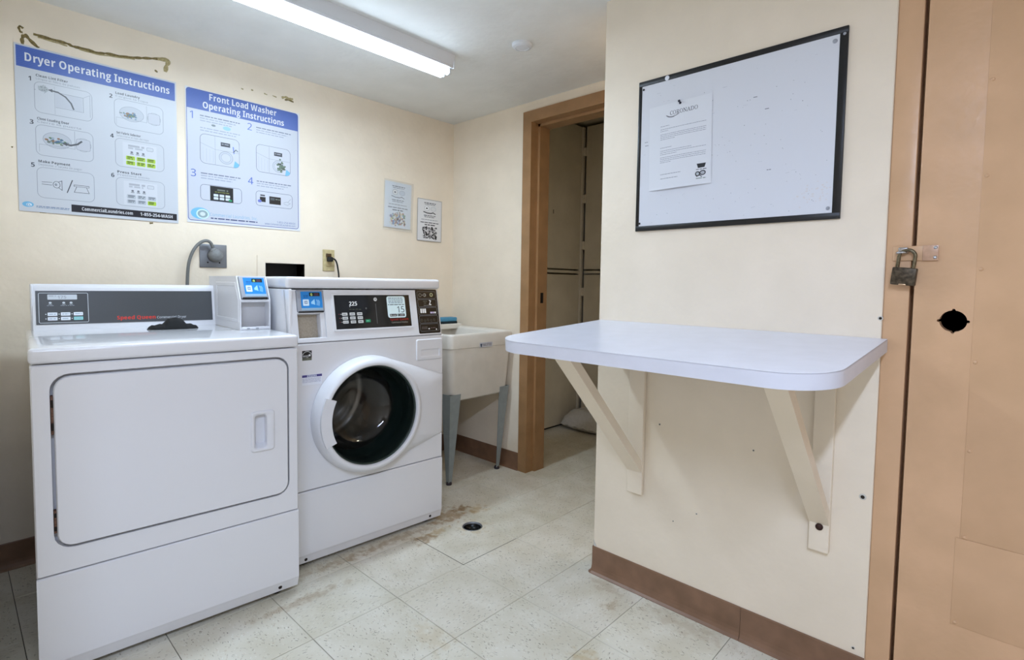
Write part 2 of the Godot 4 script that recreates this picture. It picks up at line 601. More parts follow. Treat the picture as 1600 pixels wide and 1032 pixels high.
func floor_tiles() -> void:
	var fl := struct(csg("floor", M.subfloor, null, [
		[cbox(Vector3(-1.75, -0.12, ZW - 0.1), Vector3(XD + 0.13, -0.0032, 1.45)), CSGShape3D.OPERATION_UNION],
		[cbox(Vector3(XD + 0.1, -0.12, -2.80), Vector3(3.7, -0.0032, -0.9)), CSGShape3D.OPERATION_UNION],
		[ccyl(Vector3(1.594, -0.03, -1.7223), 0.0445, 0.14), CSGShape3D.OPERATION_SUBTRACTION]]))
	# one texture for eight by eight tiles: marbled vinyl with short chips, each tile turned against its neighbour, and the stains by the washer
	var n := 2048
	var im := Image.create(n, n, false, Image.FORMAT_RGB8)
	var ground := Color(0.865, 0.84, 0.78)
	im.fill(ground)
	var per := n / 8.0
	var chips := [Color(0.74, 0.715, 0.65), Color(0.66, 0.63, 0.56), Color(0.90, 0.885, 0.84), Color(0.92, 0.91, 0.88), Color(0.56, 0.52, 0.45), Color(0.78, 0.72, 0.63)]
	for tx in 8:
		for ty in 8:
			var across := (tx + ty) % 2 == 0
			var tone := rng.randf_range(-0.012, 0.012)
			im.fill_rect(Rect2i(int(tx * per), int(ty * per), int(per), int(per)), Color(ground.r + tone, ground.g + tone, ground.b + tone * 1.2))
			for k in 620:
				var c: Color = chips[rng.randi() % 6] if rng.randf() < 0.97 else Color(0.36, 0.32, 0.27)
				var l := rng.randf_range(2, 9)
				var a := (0.0 if across else PI / 2) + rng.randfn(0, 0.35)
				var p := Vector2(tx * per + rng.randf_range(5, per - 6), ty * per + rng.randf_range(5, per - 6))
				for s in int(l):
					var q := p + Vector2(cos(a), sin(a)) * (s - l / 2)
					q = q.clamp(Vector2(tx * per + 1, ty * per + 1), Vector2((tx + 1) * per - 3, (ty + 1) * per - 3))
					im.fill_rect(Rect2i(int(q.x), int(q.y), 2 if rng.randf() < 0.35 else 1, 1), c)
	var f := FastNoiseLite.new()
	f.seed = 5
	f.frequency = 0.022
	f.fractal_octaves = 4
	# dirt with ragged outlines: [x, z, half width, half depth, strength, colour]
	var brown := Color(0.50, 0.37, 0.22)
	var ochre := Color(0.70, 0.56, 0.34)
	for b in [[1.30, -1.86, 0.34, 0.04, 0.28, brown], [1.37, -1.78, 0.08, 0.05, 0.5, brown], [1.02, -1.87, 0.22, 0.04, 0.26, brown], [1.60, -1.885, 0.14, 0.09, 0.42, Color(0.60, 0.45, 0.29)], [1.68, -1.90, 0.06, 0.04, 0.5, brown], [1.73, -1.84, 0.08, 0.05, 0.4, ochre], [1.594, -1.722, 0.09, 0.09, 0.22, ochre], [1.45, -1.79, 0.08, 0.03, 0.4, ochre], [0.80, -1.72, 0.20, 0.03, 0.25, brown], [1.25, -0.86, 0.05, 0.06, 0.3, ochre], [1.52, -0.95, 0.05, 0.03, 0.25, brown], [1.0, -1.25, 0.06, 0.12, 0.15, ochre], [1.6, -0.72, 0.05, 0.2, 0.14, brown], [1.62, -1.02, 0.05, 0.09, 0.16, brown]]:
		var x0 := int((b[0] - b[2] - OX) / GX * n)
		var x1 := int((b[0] + b[2] - OX) / GX * n)
		var y0 := int((b[1] - b[3] - OZ) / GX * n)
		var y1 := int((b[1] + b[3] - OZ) / GX * n)
		for y in range(maxi(y0, 0), mini(y1, n - 1)):
			for x in range(maxi(x0, 0), mini(x1, n - 1)):
				var u := Vector2((x - x0) / float(x1 - x0) * 2 - 1, (y - y0) / float(y1 - y0) * 2 - 1).length()
				var w := clampf((1.0 - u) * 1.6 + f.get_noise_2d(x * 1.3, y * 1.3) * 1.5 - 0.25, 0, 1)
				if w > 0.02:
					im.set_pixel(x, y, im.get_pixel(x, y).lerp(b[5], w * b[4]))
	var m := plain("vinyl composition tile", Color.WHITE, 0.38)
	m.albedo_texture = ImageTexture.create_from_image(im)
	m.detail_enabled = true
	m.detail_blend_mode = BaseMaterial3D.BLEND_MODE_MUL
	m.detail_albedo = noise_tex(0.012, Color(0.93, 0.92, 0.89), Color.WHITE, 31, 1024, 5)
	M.tile = m
	var gap := 0.0009
	for i in range(-5, 9):
		for j in range(0, 14):
			var x0 := OX + i * TILE
			var z0 := OZ + j * TILE
			var x1 := minf(x0 + TILE, XD + 0.06)
			var z1 := minf(z0 + TILE, 1.3)
			if x0 < 0.0 and z1 < -1.4 and x1 < 0.02: continue
			if i == 5 and j == 3:
				drain_tile(x0, z0, gap, fl)
				continue
			one_tile(maxf(x0, -1.6), maxf(z0, ZW), x1, z1, gap, fl)
	for i in range(8, 13):
		for j in range(0, 6):
			var x0 := OX + i * TILE
			one_tile(maxf(x0, XD + 0.06), maxf(OZ + j * TILE, -2.52), minf(x0 + TILE, 3.46), OZ + (j + 1) * TILE, gap, fl)

func one_tile(x0: float, z0: float, x1: float, z1: float, gap: float, fl) -> void:
	if x1 - x0 < 0.01 or z1 - z0 < 0.01: return
	var st := mb()
	var o := []
	for k in 4:
		o.append([Vector2(x0 + gap, z0 + gap), Vector2(x1 - gap, z0 + gap), Vector2(x1 - gap, z1 - gap), Vector2(x0 + gap, z1 - gap)][k])
	var bev := 0.0008
	var lift := rng.randf_range(-0.0003, 0.0003)
	for ring in 2:
		for k in 4:
			var a: Vector2 = o[k]
			var b: Vector2 = o[(k + 1) % 4]
			var mid := Vector2((x0 + x1) / 2, (z0 + z1) / 2)
			var ai := a + (mid - a).sign() * bev
			var bi := b + (mid - b).sign() * bev
			var y0 := -0.0032 if ring == 0 else lift - bev
			var y1 := lift - bev if ring == 0 else lift
			var pts := [[a, y0], [b, y0], [b if ring == 0 else bi, y1], [a if ring == 0 else ai, y1]]
			for q in [0, 1, 2, 0, 2, 3]: tv(st, pts[q][0], pts[q][1])
	var i0: Vector2 = o[0] + Vector2(bev, bev)
	var i2: Vector2 = o[2] - Vector2(bev, bev)
	for q in [i0, Vector2(i2.x, i0.y), i2, i0, i2, Vector2(i0.x, i2.y)]: tv(st, q, lift)
	obj("tile", st, M.tile, fl)

func tv(st, p: Vector2, y: float) -> void:
	st.set_uv(Vector2((p.x - OX) / GX, (p.y - OZ) / GX))
	st.set_smooth_group(-1)
	st.add_vertex(Vector3(p.x, y, p.y))

func drain_tile(x0: float, z0: float, gap: float, fl) -> void:
	var st := mb()
	var c := Vector2(1.594, -1.7223)
	var outer := []
	var inner := []
	var corner := [0, 0, 0, 0]
	var n := 48
	for i in n:
		var d := Vector2(cos(i * TAU / n), sin(i * TAU / n))
		var tx := ((x0 + TILE - gap if d.x > 0 else x0 + gap) - c.x) / d.x if absf(d.x) > 0.0001 else 1e9
		var tz := ((z0 + TILE - gap if d.y > 0 else z0 + gap) - c.y) / d.y if absf(d.y) > 0.0001 else 1e9
		outer.append(c + d * minf(tx, tz))
		inner.append(c + d * 0.0455)
	for q in [Vector2(x0 + gap, z0 + gap), Vector2(x0 + TILE - gap, z0 + gap), Vector2(x0 + TILE - gap, z0 + TILE - gap), Vector2(x0 + gap, z0 + TILE - gap)]:
		var best := 0
		for i in n:
			if outer[i].distance_to(q) < outer[best].distance_to(q): best = i
		outer[best] = q
	for i in n:
		var j := (i + 1) % n
		for q in [[outer[i], 0], [outer[j], 0], [inner[j], 0], [outer[i], 0], [inner[j], 0], [inner[i], 0], [inner[i], 0], [inner[j], 0], [inner[j], -0.004], [inner[i], 0], [inner[j], -0.004], [inner[i], -0.004]]:
			tv(st, q[0], q[1])
	obj("tile", st, M.tile, fl)
	# the drain itself
	var t := meta(thing("floor_drain", Vector3(c.x, -0.06, c.y)), "small round metal floor drain with a dark strainer in the tiles", "floor drain")
	var s := mb()
	lathe(s, [Vector2(0.0445, 0.06), Vector2(0.0442, 0.0615), Vector2(0.0415, 0.0605), Vector2(0.040, 0.057), Vector2(0.039, 0.050)], 40, Transform3D(), true, true)
	obj("rim", s, M.dull_steel, t)
	s = mb()
	lathe(s, [Vector2(0.0405, 0.057), Vector2(0.037, 0.046), Vector2(0.030, 0.038), Vector2(0.022, 0.034), Vector2(0.0215, 0.01), Vector2(0.0005, 0.008)], 40, Transform3D(), true, true)
	obj("bowl", s, plain("dark drain metal", Color(0.07, 0.075, 0.07), 0.25, 0.6), t)
	s = mb()
	for k in 7:
		var a := k * PI / 7
		var e := Vector3(cos(a), 0, sin(a)) * 0.029
		tube(s, [-e + Vector3(0, 0.040, 0), Vector3(0, 0.046, 0), e + Vector3(0, 0.040, 0)], 0.0013, 6)
	lathe(s, [Vector2(0.0075, 0.044), Vector2(0.006, 0.048), Vector2(0.0003, 0.049)], 16)
	obj("strainer", s, plain("strainer metal", Color(0.10, 0.105, 0.10), 0.3, 0.8), t)

# ---------------------------------------------------------------- doors
func doors() -> void:
	# pressed steel frame round the closet doorway
	var t := struct(Node3D.new())
	t.name = "trim_1"
	add_child(t)
	var up := Basis(Vector3(1, 0, 0), Vector3(0, 0, -1), Vector3(0, 1, 0))
	var jamb := [Vector2(-0.012, -0.062), Vector2(0.132, -0.062), Vector2(0.132, 0.015), Vector2(0.048, 0.015), Vector2(0.048, 0.0), Vector2(-0.012, 0.0)]
	var left := []
	var right := []
	for p in jamb:
		left.append(Vector2(XD + p.x, 2.003 - p.y))
		right.append(Vector2(XD + p.x, 1.187 + p.y))
	left.reverse()
	var st := mb()
	prism(st, left, 0.0, 2.0, Transform3D(up, Vector3.ZERO))
	obj("jamb", st, M.frame, t)
	st = mb()
	prism(st, right, 0.0, 2.0, Transform3D(up, Vector3.ZERO))
	obj("jamb", st, M.frame, t)
	st = mb()
	var head := []
	for p in jamb: head.append(Vector2(XD + p.x, 2.0 - p.y))
	head.reverse()
	prism(st, head, -2.065, -1.125, Transform3D())
	obj("head", st, M.frame, t)
	box("strike_plate", Vector3(XD + 0.075, 0.985, -1.9885), Vector3(XD + 0.10, 1.045, -1.9865), M.screw, t, 0.001)
	# steel door beside the shelf: frame, leaf with sheet plates and rivets
	var fr := struct(Node3D.new())
	fr.name = "trim_2"
	add_child(fr)
	var xf := XP + 0.004
	box("jamb", Vector3(xf, 0, -0.2442), Vector3(xf + 0.10, 2.087, -0.1905), M.door, fr, 0.003, 2)
	box("stop", Vector3(xf + 0.05, 0, -0.1915), Vector3(xf + 0.10, 2.04, -0.172), M.door, fr, 0.002)
	box("jamb", Vector3(xf, 0, 0.722), Vector3(xf + 0.10, 2.087, 0.7755), M.door, fr, 0.003, 2)
	box("head", Vector3(xf, 2.037, -0.192), Vector3(xf + 0.10, 2.087, 0.723), M.door, fr, 0.003, 2)
	var d := struct(Node3D.new())
	d.name = "door_1"
	add_child(d)
	var cut := [[cbox(Vector3(xf, 0.008, -0.1815), Vector3(xf + 0.044, 2.034, 0.719)), CSGShape3D.OPERATION_UNION], [ccyl(Vector3(xf, 1.0192, -0.1023), 0.0262, 0.2, true, 40), CSGShape3D.OPERATION_SUBTRACTION]]
	for k in 4:
		cut.append([ccyl(Vector3(xf, 1.0192 + [0.0265, 0, -0.0265, 0][k], -0.1023 + [0, 0.0275, 0, -0.0275][k]), 0.0036, 0.2, true, 12), CSGShape3D.OPERATION_SUBTRACTION])
	csg("door_leaf", M.door, d, cut)
	box("sheet_plate", Vector3(xf - 0.0012, 0.494, -0.0655), Vector3(xf + 0.001, 1.97, 0.66), M.door, d, 0.0006)
	box("kick_plate", Vector3(xf - 0.0014, 0.276, -0.0735), Vector3(xf + 0.001, 0.4935, 0.66), M.door, d, 0.0006)
	for y in [1.81, 1.5814, 1.3618, 1.1442, 0.924, 0.7098, 0.4985, 0.2835]:
		st = mb()
		lathe(st, [Vector2(0.0045, 0), Vector2(0.004, 0.0016), Vector2(0.0022, 0.0026), Vector2(0.0002, 0.003)], 12, Transform3D(Basis(Vector3.BACK, PI / 2), Vector3(xf - 0.001, y, -0.0575 if y > 0.4 else -0.065)))
		obj("rivet", st, M.door, d)
	# hasp on the leaf, staple on the jamb
	var hs := box("hasp", Vector3(xf - 0.004, 1.1668, -0.229), Vector3(xf - 0.001, 1.2035, -0.137), M.door, d, 0.0012)
	box("hinge_leaf", Vector3(xf - 0.0065, 1.1662, -0.168), Vector3(xf - 0.0035, 1.2042, -0.137), painted("pinkish painted hasp", Color(0.80, 0.64, 0.53), 0.3, 0.1, 0.0, 9.0), hs, 0.001)
	for y in [1.174, 1.198]:
		st = mb()
		lathe(st, [Vector2(0.0042, 0), Vector2(0.0036, 0.0014), Vector2(0.0002, 0.002)], 12, Transform3D(Basis(Vector3.BACK, PI / 2), Vector3(xf - 0.0065, y, -0.143)))
		obj("screw_head", st, M.steel, hs)
	st = mb()
	tube(st, curve([Vector3(xf, 1.186, -0.219), Vector3(xf - 0.014, 1.1865, -0.2185), Vector3(xf - 0.021, 1.187, -0.209), Vector3(xf - 0.014, 1.1875, -0.1995), Vector3(xf, 1.188, -0.199)], 5), 0.0034, 10)
	rbox(st, Vector3(xf - 0.021, 1.189, -0.216), Vector3(xf - 0.004, 1.200, -0.196), 0.003, 2)
	obj("staple", st, M.steel, fr)
	# padlock hanging from the staple
	var lock := meta(thing("padlock", Vector3(xf - 0.018, 1.105, -0.2035)), "old tarnished brass padlock hanging on the tan steel door's hasp", "padlock")
	var brass := painted("tarnished brass", Color(0.36, 0.31, 0.25), 0.42, 0.4, 0.2, 14.0)
	brass.metallic = 0.55
	st = mb()
	var tilt := Transform3D(Basis(Vector3(1, 0, 0), 0.09), Vector3.ZERO)
	rbox(st, Vector3(-0.0105, 0, -0.0255), Vector3(0.0105, 0.044, 0.0255), 0.003, 2, tilt)
	obj("lock_body", st, brass, lock)
	st = mb()
	rbox(st, Vector3(-0.0112, -0.0005, -0.008), Vector3(0.0095, 0.004, 0.008), 0.002, 1, tilt)
	obj("keyway_plate", st, plain("bare brass", Color(0.80, 0.68, 0.55), 0.3, 0.8), lock)
	st = mb()
	var arc := []
	arc.append(tilt * Vector3(0, 0.04, -0.0165))
	for i in 13:
		arc.append(tilt * Vector3(0, 0.072 + 0.0165 * sin(i / 12.0 * PI), -0.0165 * cos(i / 12.0 * PI)))
	arc.append(tilt * Vector3(0, 0.04, 0.0165))
	tube(st, arc, 0.0042, 12)
	var sh := painted("worn shackle steel", Color(0.52, 0.47, 0.38), 0.35, 0.35, 0.1, 20.0)
	sh.metallic = 0.7
	obj("shackle", st, sh, lock)

func closet() -> void:
	struct(box("wall_closet_side", Vector3(XD + 0.11, -0.05, -2.80), Vector3(3.72, 2.45, -2.68), M.closet))
	struct(box("wall_closet_back", Vector3(3.60, -0.05, -2.80), Vector3(3.72, 2.45, -0.9), M.closet))
	struct(box("wall_closet_near", Vector3(XD + 0.11, -0.05, -1.0), Vector3(3.72, 2.45, -0.88), M.closet))
	struct(box("ceiling_closet", Vector3(XD + 0.1, 2.355, -2.80), Vector3(3.72, 2.47, -0.88), M.closet))
	var side := struct(Node3D.new())
	side.name = "trim_closet_side"
	add_child(side)
	box("panel", Vector3(XD + 0.135, 1.2165, -2.5305), Vector3(3.44, 2.326, -2.5115), M.closet, side)
	box("rail", Vector3(XD + 0.135, 1.1845, -2.5305), Vector3(3.455, 1.2055, -2.5115), M.closet, side)
	box("panel", Vector3(XD + 0.135, 0.012, -2.5305), Vector3(3.44, 1.172, -2.5115), M.closet, side)
	var back := struct(Node3D.new())
	back.name = "trim_closet_back"
	add_child(back)
	box("panel", Vector3(3.459, 1.2185, -2.478), Vector3(3.4785, 2.326, -1.01), M.closet, back)
	box("rail", Vector3(3.459, 1.1865, -2.478), Vector3(3.4785, 1.2055, -1.01), M.closet, back)
	box("panel", Vector3(3.459, 0.012, -2.478), Vector3(3.4785, 1.174, -1.01), M.closet, back)
	box("corner_post", Vector3(3.445, 0.0, -2.528), Vector3(3.4785, 2.326, -2.5015), M.closet, back)
	for k in 6:
		var y := 2.135 - k * 0.365
		box("clip", Vector3(3.452, y - 0.032, -2.5025), Vector3(3.4785, y + 0.032, -2.475), M.closet, back)
	# scratched marks on the side board
	for p in [[2.99, 1.69, 0.012, 0.10], [3.10, 1.62, 0.01, 0.03], [2.935, 1.135, 0.008, 0.03], [3.2, 0.52, 0.012, 0.015], [3.12, 0.60, 0.02, 0.006], [3.26, 0.45, 0.008, 0.012]]:
		box("scuff", Vector3(p[0], p[1], -2.512), Vector3(p[0] + p[2], p[1] + p[3], -2.5108), painted("scuffed board", Color(0.60, 0.54, 0.45), 0.8, 0.4, 0.0, 25.0), side, 0.0004)
	# filled sack lying in the corner
	var st := mb()
	var n := 22
	for sgn in [1.0, -1.0]:
		var g := []
		for i in n + 1:
			var row := []
			for j in n + 1:
				var a := i / float(n) * 2 - 1
				var b := j / float(n) * 2 - 1
				var h := pow(maxf(0, (1 - pow(absf(a), 3.0)) * (1 - pow(absf(b), 3.0))), 0.55)
				var wr := 0.006 * sin(9 * a + 4 * b) * h + 0.005 * sin(17 * b - 6 * a * a) * (1 - h) * (1 if sgn > 0 else 0)
				var px := a * 0.135 * (1 - 0.10 * b * b)
				var pz := b * 0.235 * (1 - 0.12 * a * a)
				row.append(Vector3(3.312 + px, maxf(0.001, 0.035 + (0.12 * h + wr if sgn > 0 else -0.034 * h)), -2.265 + pz))
			g.append(row)
		for i in n:
			for j in n:
				if sgn > 0: quad(st, g[i][j], g[i][j + 1], g[i + 1][j + 1], g[i + 1][j], 1)
				else: quad(st, g[i][j], g[i + 1][j], g[i + 1][j + 1], g[i][j + 1], 1)
	meta(obj("sack", st, M.sack), "off-white filled sack slumped on the closet floor", "sack")

# ---------------------------------------------------------------- laundry machines (x across the front, z towards the viewer)
func along(st, prof: Array, a0: float, a1: float) -> void:
	prism(st, prof, -a1, -a0, Transform3D(Basis(Vector3(0, 0, 1), Vector3(0, 1, 0), Vector3(-1, 0, 0)), Vector3.ZERO))

func sheet(called: String, t: Texture2D, w: float, h: float, xf: Transform3D, parent, rough := 0.4) -> MeshInstance3D:
	var o := put(called, printed(w, h), print_mat(called.replace("_", " ") + " print", t, rough), parent)
	o.transform = xf
	return o

func screw(parent, p: Vector3, r := 0.006, m = null) -> void:
	var st := mb()
	lathe(st, [Vector2(r, 0), Vector2(r * 0.9, 0.0012), Vector2(0.0002, 0.0022)], 14, Transform3D(Basis(Vector3.RIGHT, PI / 2), p))
	obj("screw", st, M.screw if m == null else m, parent)

func card_reader(parent, xf: Transform3D, w: float, h: float, shown: String) -> void:
	var holder := Node3D.new()
	holder.name = "card_reader"
	parent.add_child(holder, true)
	holder.transform = xf
	var st := mb()
	rbox(st, Vector3(0, -h, -0.022), Vector3(w, 0, 0.004), 0.004, 2)
	obj("reader_bezel", st, M.grey_plastic, holder)
	box("reader_lip", Vector3(0.004, -h - 0.002, -0.02), Vector3(w - 0.004, -h + 0.004, 0.0055), M.black, holder, 0.002)
	var c := Canvas.new(60, 50, 8.0, Color(0.16, 0.53, 0.83), self)
	var pale := Color(0.62, 0.83, 0.95)
	c.rect(0, 44, 60, 6, Color(0.60, 0.72, 0.80))
	c.rect(24, 2.5, 30, 10, Color(0.07, 0.16, 0.14))
	c.text(shown, 28, 11.4, 10.5, Color(0.86, 0.97, 0.55))
	c.rect(38, 4, 12, 7, Color(0.30, 0.17, 0.24))
	c.words(8, 10, 14, 1.6, Color(0.05, 0.25, 0.5), rng)
	c.words(8, 14, 12, 1.4, Color(0.05, 0.25, 0.5), rng)
	c.rr(5, 21, 17, 17, 2, Color(0.86, 0.93, 0.97))
	c.rr(9, 25, 9, 8, 1, Color(0.55, 0.62, 0.74))
	c.rect(11, 28, 6, 2, Color(0.85, 0.88, 0.92))
	c.poly(PackedVector2Array([Vector2(28, 28), Vector2(33, 24), Vector2(38, 20), Vector2(39, 36), Vector2(34, 34), Vector2(28, 33)]), pale)
	for k in 3:
		c.line([Vector2(43 + k * 3.2, 22 + k * 0.6), Vector2(45.5 + k * 3.2, 28), Vector2(43.5 + k * 3.2, 36 + k)], 1.3, pale)
	sheet("reader_face", c.tex(), w * 0.78, h * 0.86, Transform3D(Basis(), Vector3(w * 0.15, -h * 0.06, 0.0046)), holder, 0.25)

func dryer() -> void:
	var W := 0.683
	var t := meta(thing("dryer", Vector3(0.1407, 0, -1.8295), -0.072), "white front-loading commercial dryer with a dark grey console", "dryer")
	box("cabinet", Vector3(0.003, 0.022, -0.70), Vector3(W - 0.003, 0.870, -0.028), M.enamel, t, 0.004)
	for p in [Vector2(0.06, -0.06), Vector2(W - 0.06, -0.06), Vector2(0.06, -0.64), Vector2(W - 0.06, -0.64)]:
		var s := mb()
		lathe(s, [Vector2(0.022, 0), Vector2(0.022, 0.014), Vector2(0.012, 0.018), Vector2(0.012, 0.026)], 20, Transform3D(Basis(), Vector3(p.x, 0.0, p.y)))
		obj("foot", s, M.black, t)
	# front panel with the door opening
	var st := mb()
	loft(st, [rrloop(0, 0.297, W, 0.8625, 0.004, -0.03), rrloop(0, 0.297, W, 0.8625, 0.004, -0.004), rrloop(0.0035, 0.3005, W - 0.0035, 0.859, 0.004, 0), rrloop(0.0375, 0.362, 0.653, 0.8365, 0.043, 0), rrloop(0.0385, 0.363, 0.652, 0.8355, 0.042, -0.028)], false, false, [0, 1])
	obj("front_panel", st, M.enamel, t)
	st = mb()
	loft(st, [rrloop(0.0445, 0.3685, 0.6475, 0.8295, 0.037, -0.024), rrloop(0.0445, 0.3685, 0.6475, 0.8295, 0.037, 0.002), rrloop(0.0475, 0.3715, 0.6445, 0.8265, 0.034, 0.0065), rrloop(0.534, 0.535, 0.596, 0.656, 0.012, 0.0065)], true, false, [0, 1])
	var door := obj("door", st, M.enamel, t)
	st = mb()
	loft(st, [rrloop(0.5275, 0.528, 0.6025, 0.6635, 0.010, 0.006), rrloop(0.529, 0.5295, 0.601, 0.662, 0.010, 0.0105), rrloop(0.5315, 0.532, 0.5985, 0.6595, 0.009, 0.012), rrloop(0.5375, 0.538, 0.5785, 0.6535, 0.011, 0.0115), rrloop(0.5395, 0.540, 0.577, 0.6515, 0.011, 0.008), rrloop(0.549, 0.551, 0.5775, 0.645, 0.007, -0.016)], false, true, [0, 1, 2, 3])
	obj("pull_handle", st, M.plastic, door)
	for y in [[0.676, 0.779], [0.4086, 0.4696]]:
		var hg := box("hinge", Vector3(0.0385, y[0], -0.022), Vector3(0.0445, y[1], -0.003), M.rust, t, 0.001)
		for k in 2:
			box("hinge_knuckle", Vector3(0.039, y[0] + (y[1] - y[0]) * (0.1 + 0.6 * k), -0.006), Vector3(0.0442, y[0] + (y[1] - y[0]) * (0.3 + 0.6 * k), -0.001), M.screw, hg, 0.0015)
	st = mb()
	along(st, [Vector2(0, 0.056), Vector2(0, 0.2905), Vector2(-0.004, 0.2945), Vector2(-0.03, 0.2945), Vector2(-0.03, 0.02), Vector2(-0.012, 0.02), Vector2(-0.003, 0.048)], 0, W)
	obj("lower_panel", st, M.enamel, t)
	screw(t, Vector3(0.6212, 0.036, -0.0065), 0.0065)
	screw(t, Vector3(0.062, 0.036, -0.0065), 0.0065)
	box("lid", Vector3(-0.003, 0.866, -0.705), Vector3(W + 0.003, 0.908, 0.004), M.enamel, t, 0.011, 3)
	# console
	var con := Node3D.new()
	con.name = "console"
	t.add_child(con)
	st = mb()
	along(st, [Vector2(-0.600, 0.906), Vector2(-0.603, 0.93), Vector2(-0.6215, 1.056), Vector2(-0.6245, 1.0635), Vector2(-0.631, 1.068), Vector2(-0.695, 1.068), Vector2(-0.70, 1.06), Vector2(-0.70, 0.906)], 0.016, 0.576)
	obj("console_shell", st, M.plastic, con)
	for s in [[0.011, 0.018], [0.574, 0.582]]:
		box("console_end", Vector3(s[0], 0.906, -0.70), Vector3(s[1], 1.0675, -0.612), M.plastic, con, 0.004, 2)
	var c := Canvas.new(541, 118, 3.0, Color(0.275, 0.285, 0.295), self)
	var pale := Color(0.80, 0.82, 0.84)
	c.frame(7, 7, 135, 106, 5, 1.6, pale, Color(0.235, 0.24, 0.25))
	c.rr(31, 13, 80, 18, 2, Color(0.78, 0.80, 0.83))
	c.words(34, 16, 20, 4, Color(0.66, 0.68, 0.72), rng)
	c.text("175", 58, 28, 15, Color(0.62, 0.64, 0.69))
	for k in 3:
		var x: float = [38.0, 74.0, 94.0][k]
		c.ell(x, 42, 4, 3.4, pale)
		c.rect(x - 5, 47, 10, 2, Color(0.62, 0.64, 0.66))
		c.words(x - 9, 51, 18, 2, Color(0.55, 0.57, 0.6), rng)
	for r in 2:
		for k in 3:
			c.rr(30 + k * 35, 76 + r * 16, 26, 12, 2, Color(0.55, 0.82, 0.82) if r == 1 and k == 2 else Color(0.88, 0.90, 0.93))
			c.words(34 + k * 35, 80.5 + r * 16, 18, 2.6, Color(0.62, 0.68, 0.74), rng)
			c.ell(25.5 + k * 35, 82 + r * 16, 1.8, 1.8, pale)
	c.text("Speed Queen", 224, 107, 19, Color(0.84, 0.20, 0.15), 120)
	c.text("Commercial Dryer", 349, 106.5, 13, Color(0.83, 0.84, 0.86), 98, "plain")
	sheet("console_face", c.tex(), 0.541, 0.118, Transform3D(Basis(Vector3.RIGHT, -0.147), Vector3(0.0245, 1.0445, -0.603 - (1.0445 - 0.93) * 0.1484 + 0.0012)), con, 0.3)
	# box with the card reader, standing on the lid beside the console
	var bx := Node3D.new()
	bx.name = "payment_box"
	t.add_child(bx)
	var side := [Vector2(-0.262, 0.9085), Vector2(-0.262, 1.021), Vector2(-0.308, 1.107), Vector2(-0.69, 1.107), Vector2(-0.69, 0.9085)]
	for s in [[0.5745, 0.579], [0.6765, 0.681]]:
		st = mb()
		along(st, side, s[0], s[1])
		obj("side_plate", st, M.plastic, bx)
	st = mb()   # raised rim on the left plate
	var q0 := []
	var q1 := []
	var q2 := []
	var q3 := []
	for p in [Vector2(-0.275, 0.935), Vector2(-0.275, 1.02), Vector2(-0.315, 1.085), Vector2(-0.58, 1.085), Vector2(-0.58, 0.935)]:
		var mid := Vector2(-0.43, 1.0)
		q0.append(Vector3(0.5746, p.y, p.x))
		q1.append(Vector3(0.5725, lerpf(p.y, mid.y, 0.04), lerpf(p.x, mid.x, 0.02)))
		q2.append(Vector3(0.5725, lerpf(p.y, mid.y, 0.16), lerpf(p.x, mid.x, 0.08)))
		q3.append(Vector3(0.5746, lerpf(p.y, mid.y, 0.20), lerpf(p.x, mid.x, 0.10)))
	loft(st, [q0, q1, q2, q3])
	obj("side_rim", st, M.plastic, bx)
	box("top_plate", Vector3(0.577, 1.1025, -0.69), Vector3(0.679, 1.107, -0.309), M.plastic, bx, 0.001)
	box("divider", Vector3(0.577, 1.011, -0.33), Vector3(0.679, 1.021, -0.263), M.plastic, bx, 0.002)
	box("cup_floor", Vector3(0.577, 0.9085, -0.33), Vector3(0.679, 0.919, -0.263), M.plastic, bx, 0.002)
	box("cup_back", Vector3(0.577, 0.914, -0.322), Vector3(0.679, 1.015, -0.312), plain("grey cup plastic", Color(0.80, 0.79, 0.79), 0.4), bx, 0.001)
	for a in [0.603, 0.634]:
		var s := mb()
		lathe(s, [Vector2(0.006, 0), Vector2(0.005, 0.001), Vector2(0.0002, 0.0012)], 14, Transform3D(Basis(Vector3.RIGHT, PI / 2).scaled(Vector3(1, 0.5, 1)), Vector3(a, 0.9135, -0.263)))
		obj("drain_slot", s, M.grey_plastic, bx)
	card_reader(bx, Transform3D(Basis(Vector3.RIGHT, -0.491), Vector3(0.5805, 1.104, -0.3065)), 0.095, 0.090, "n")

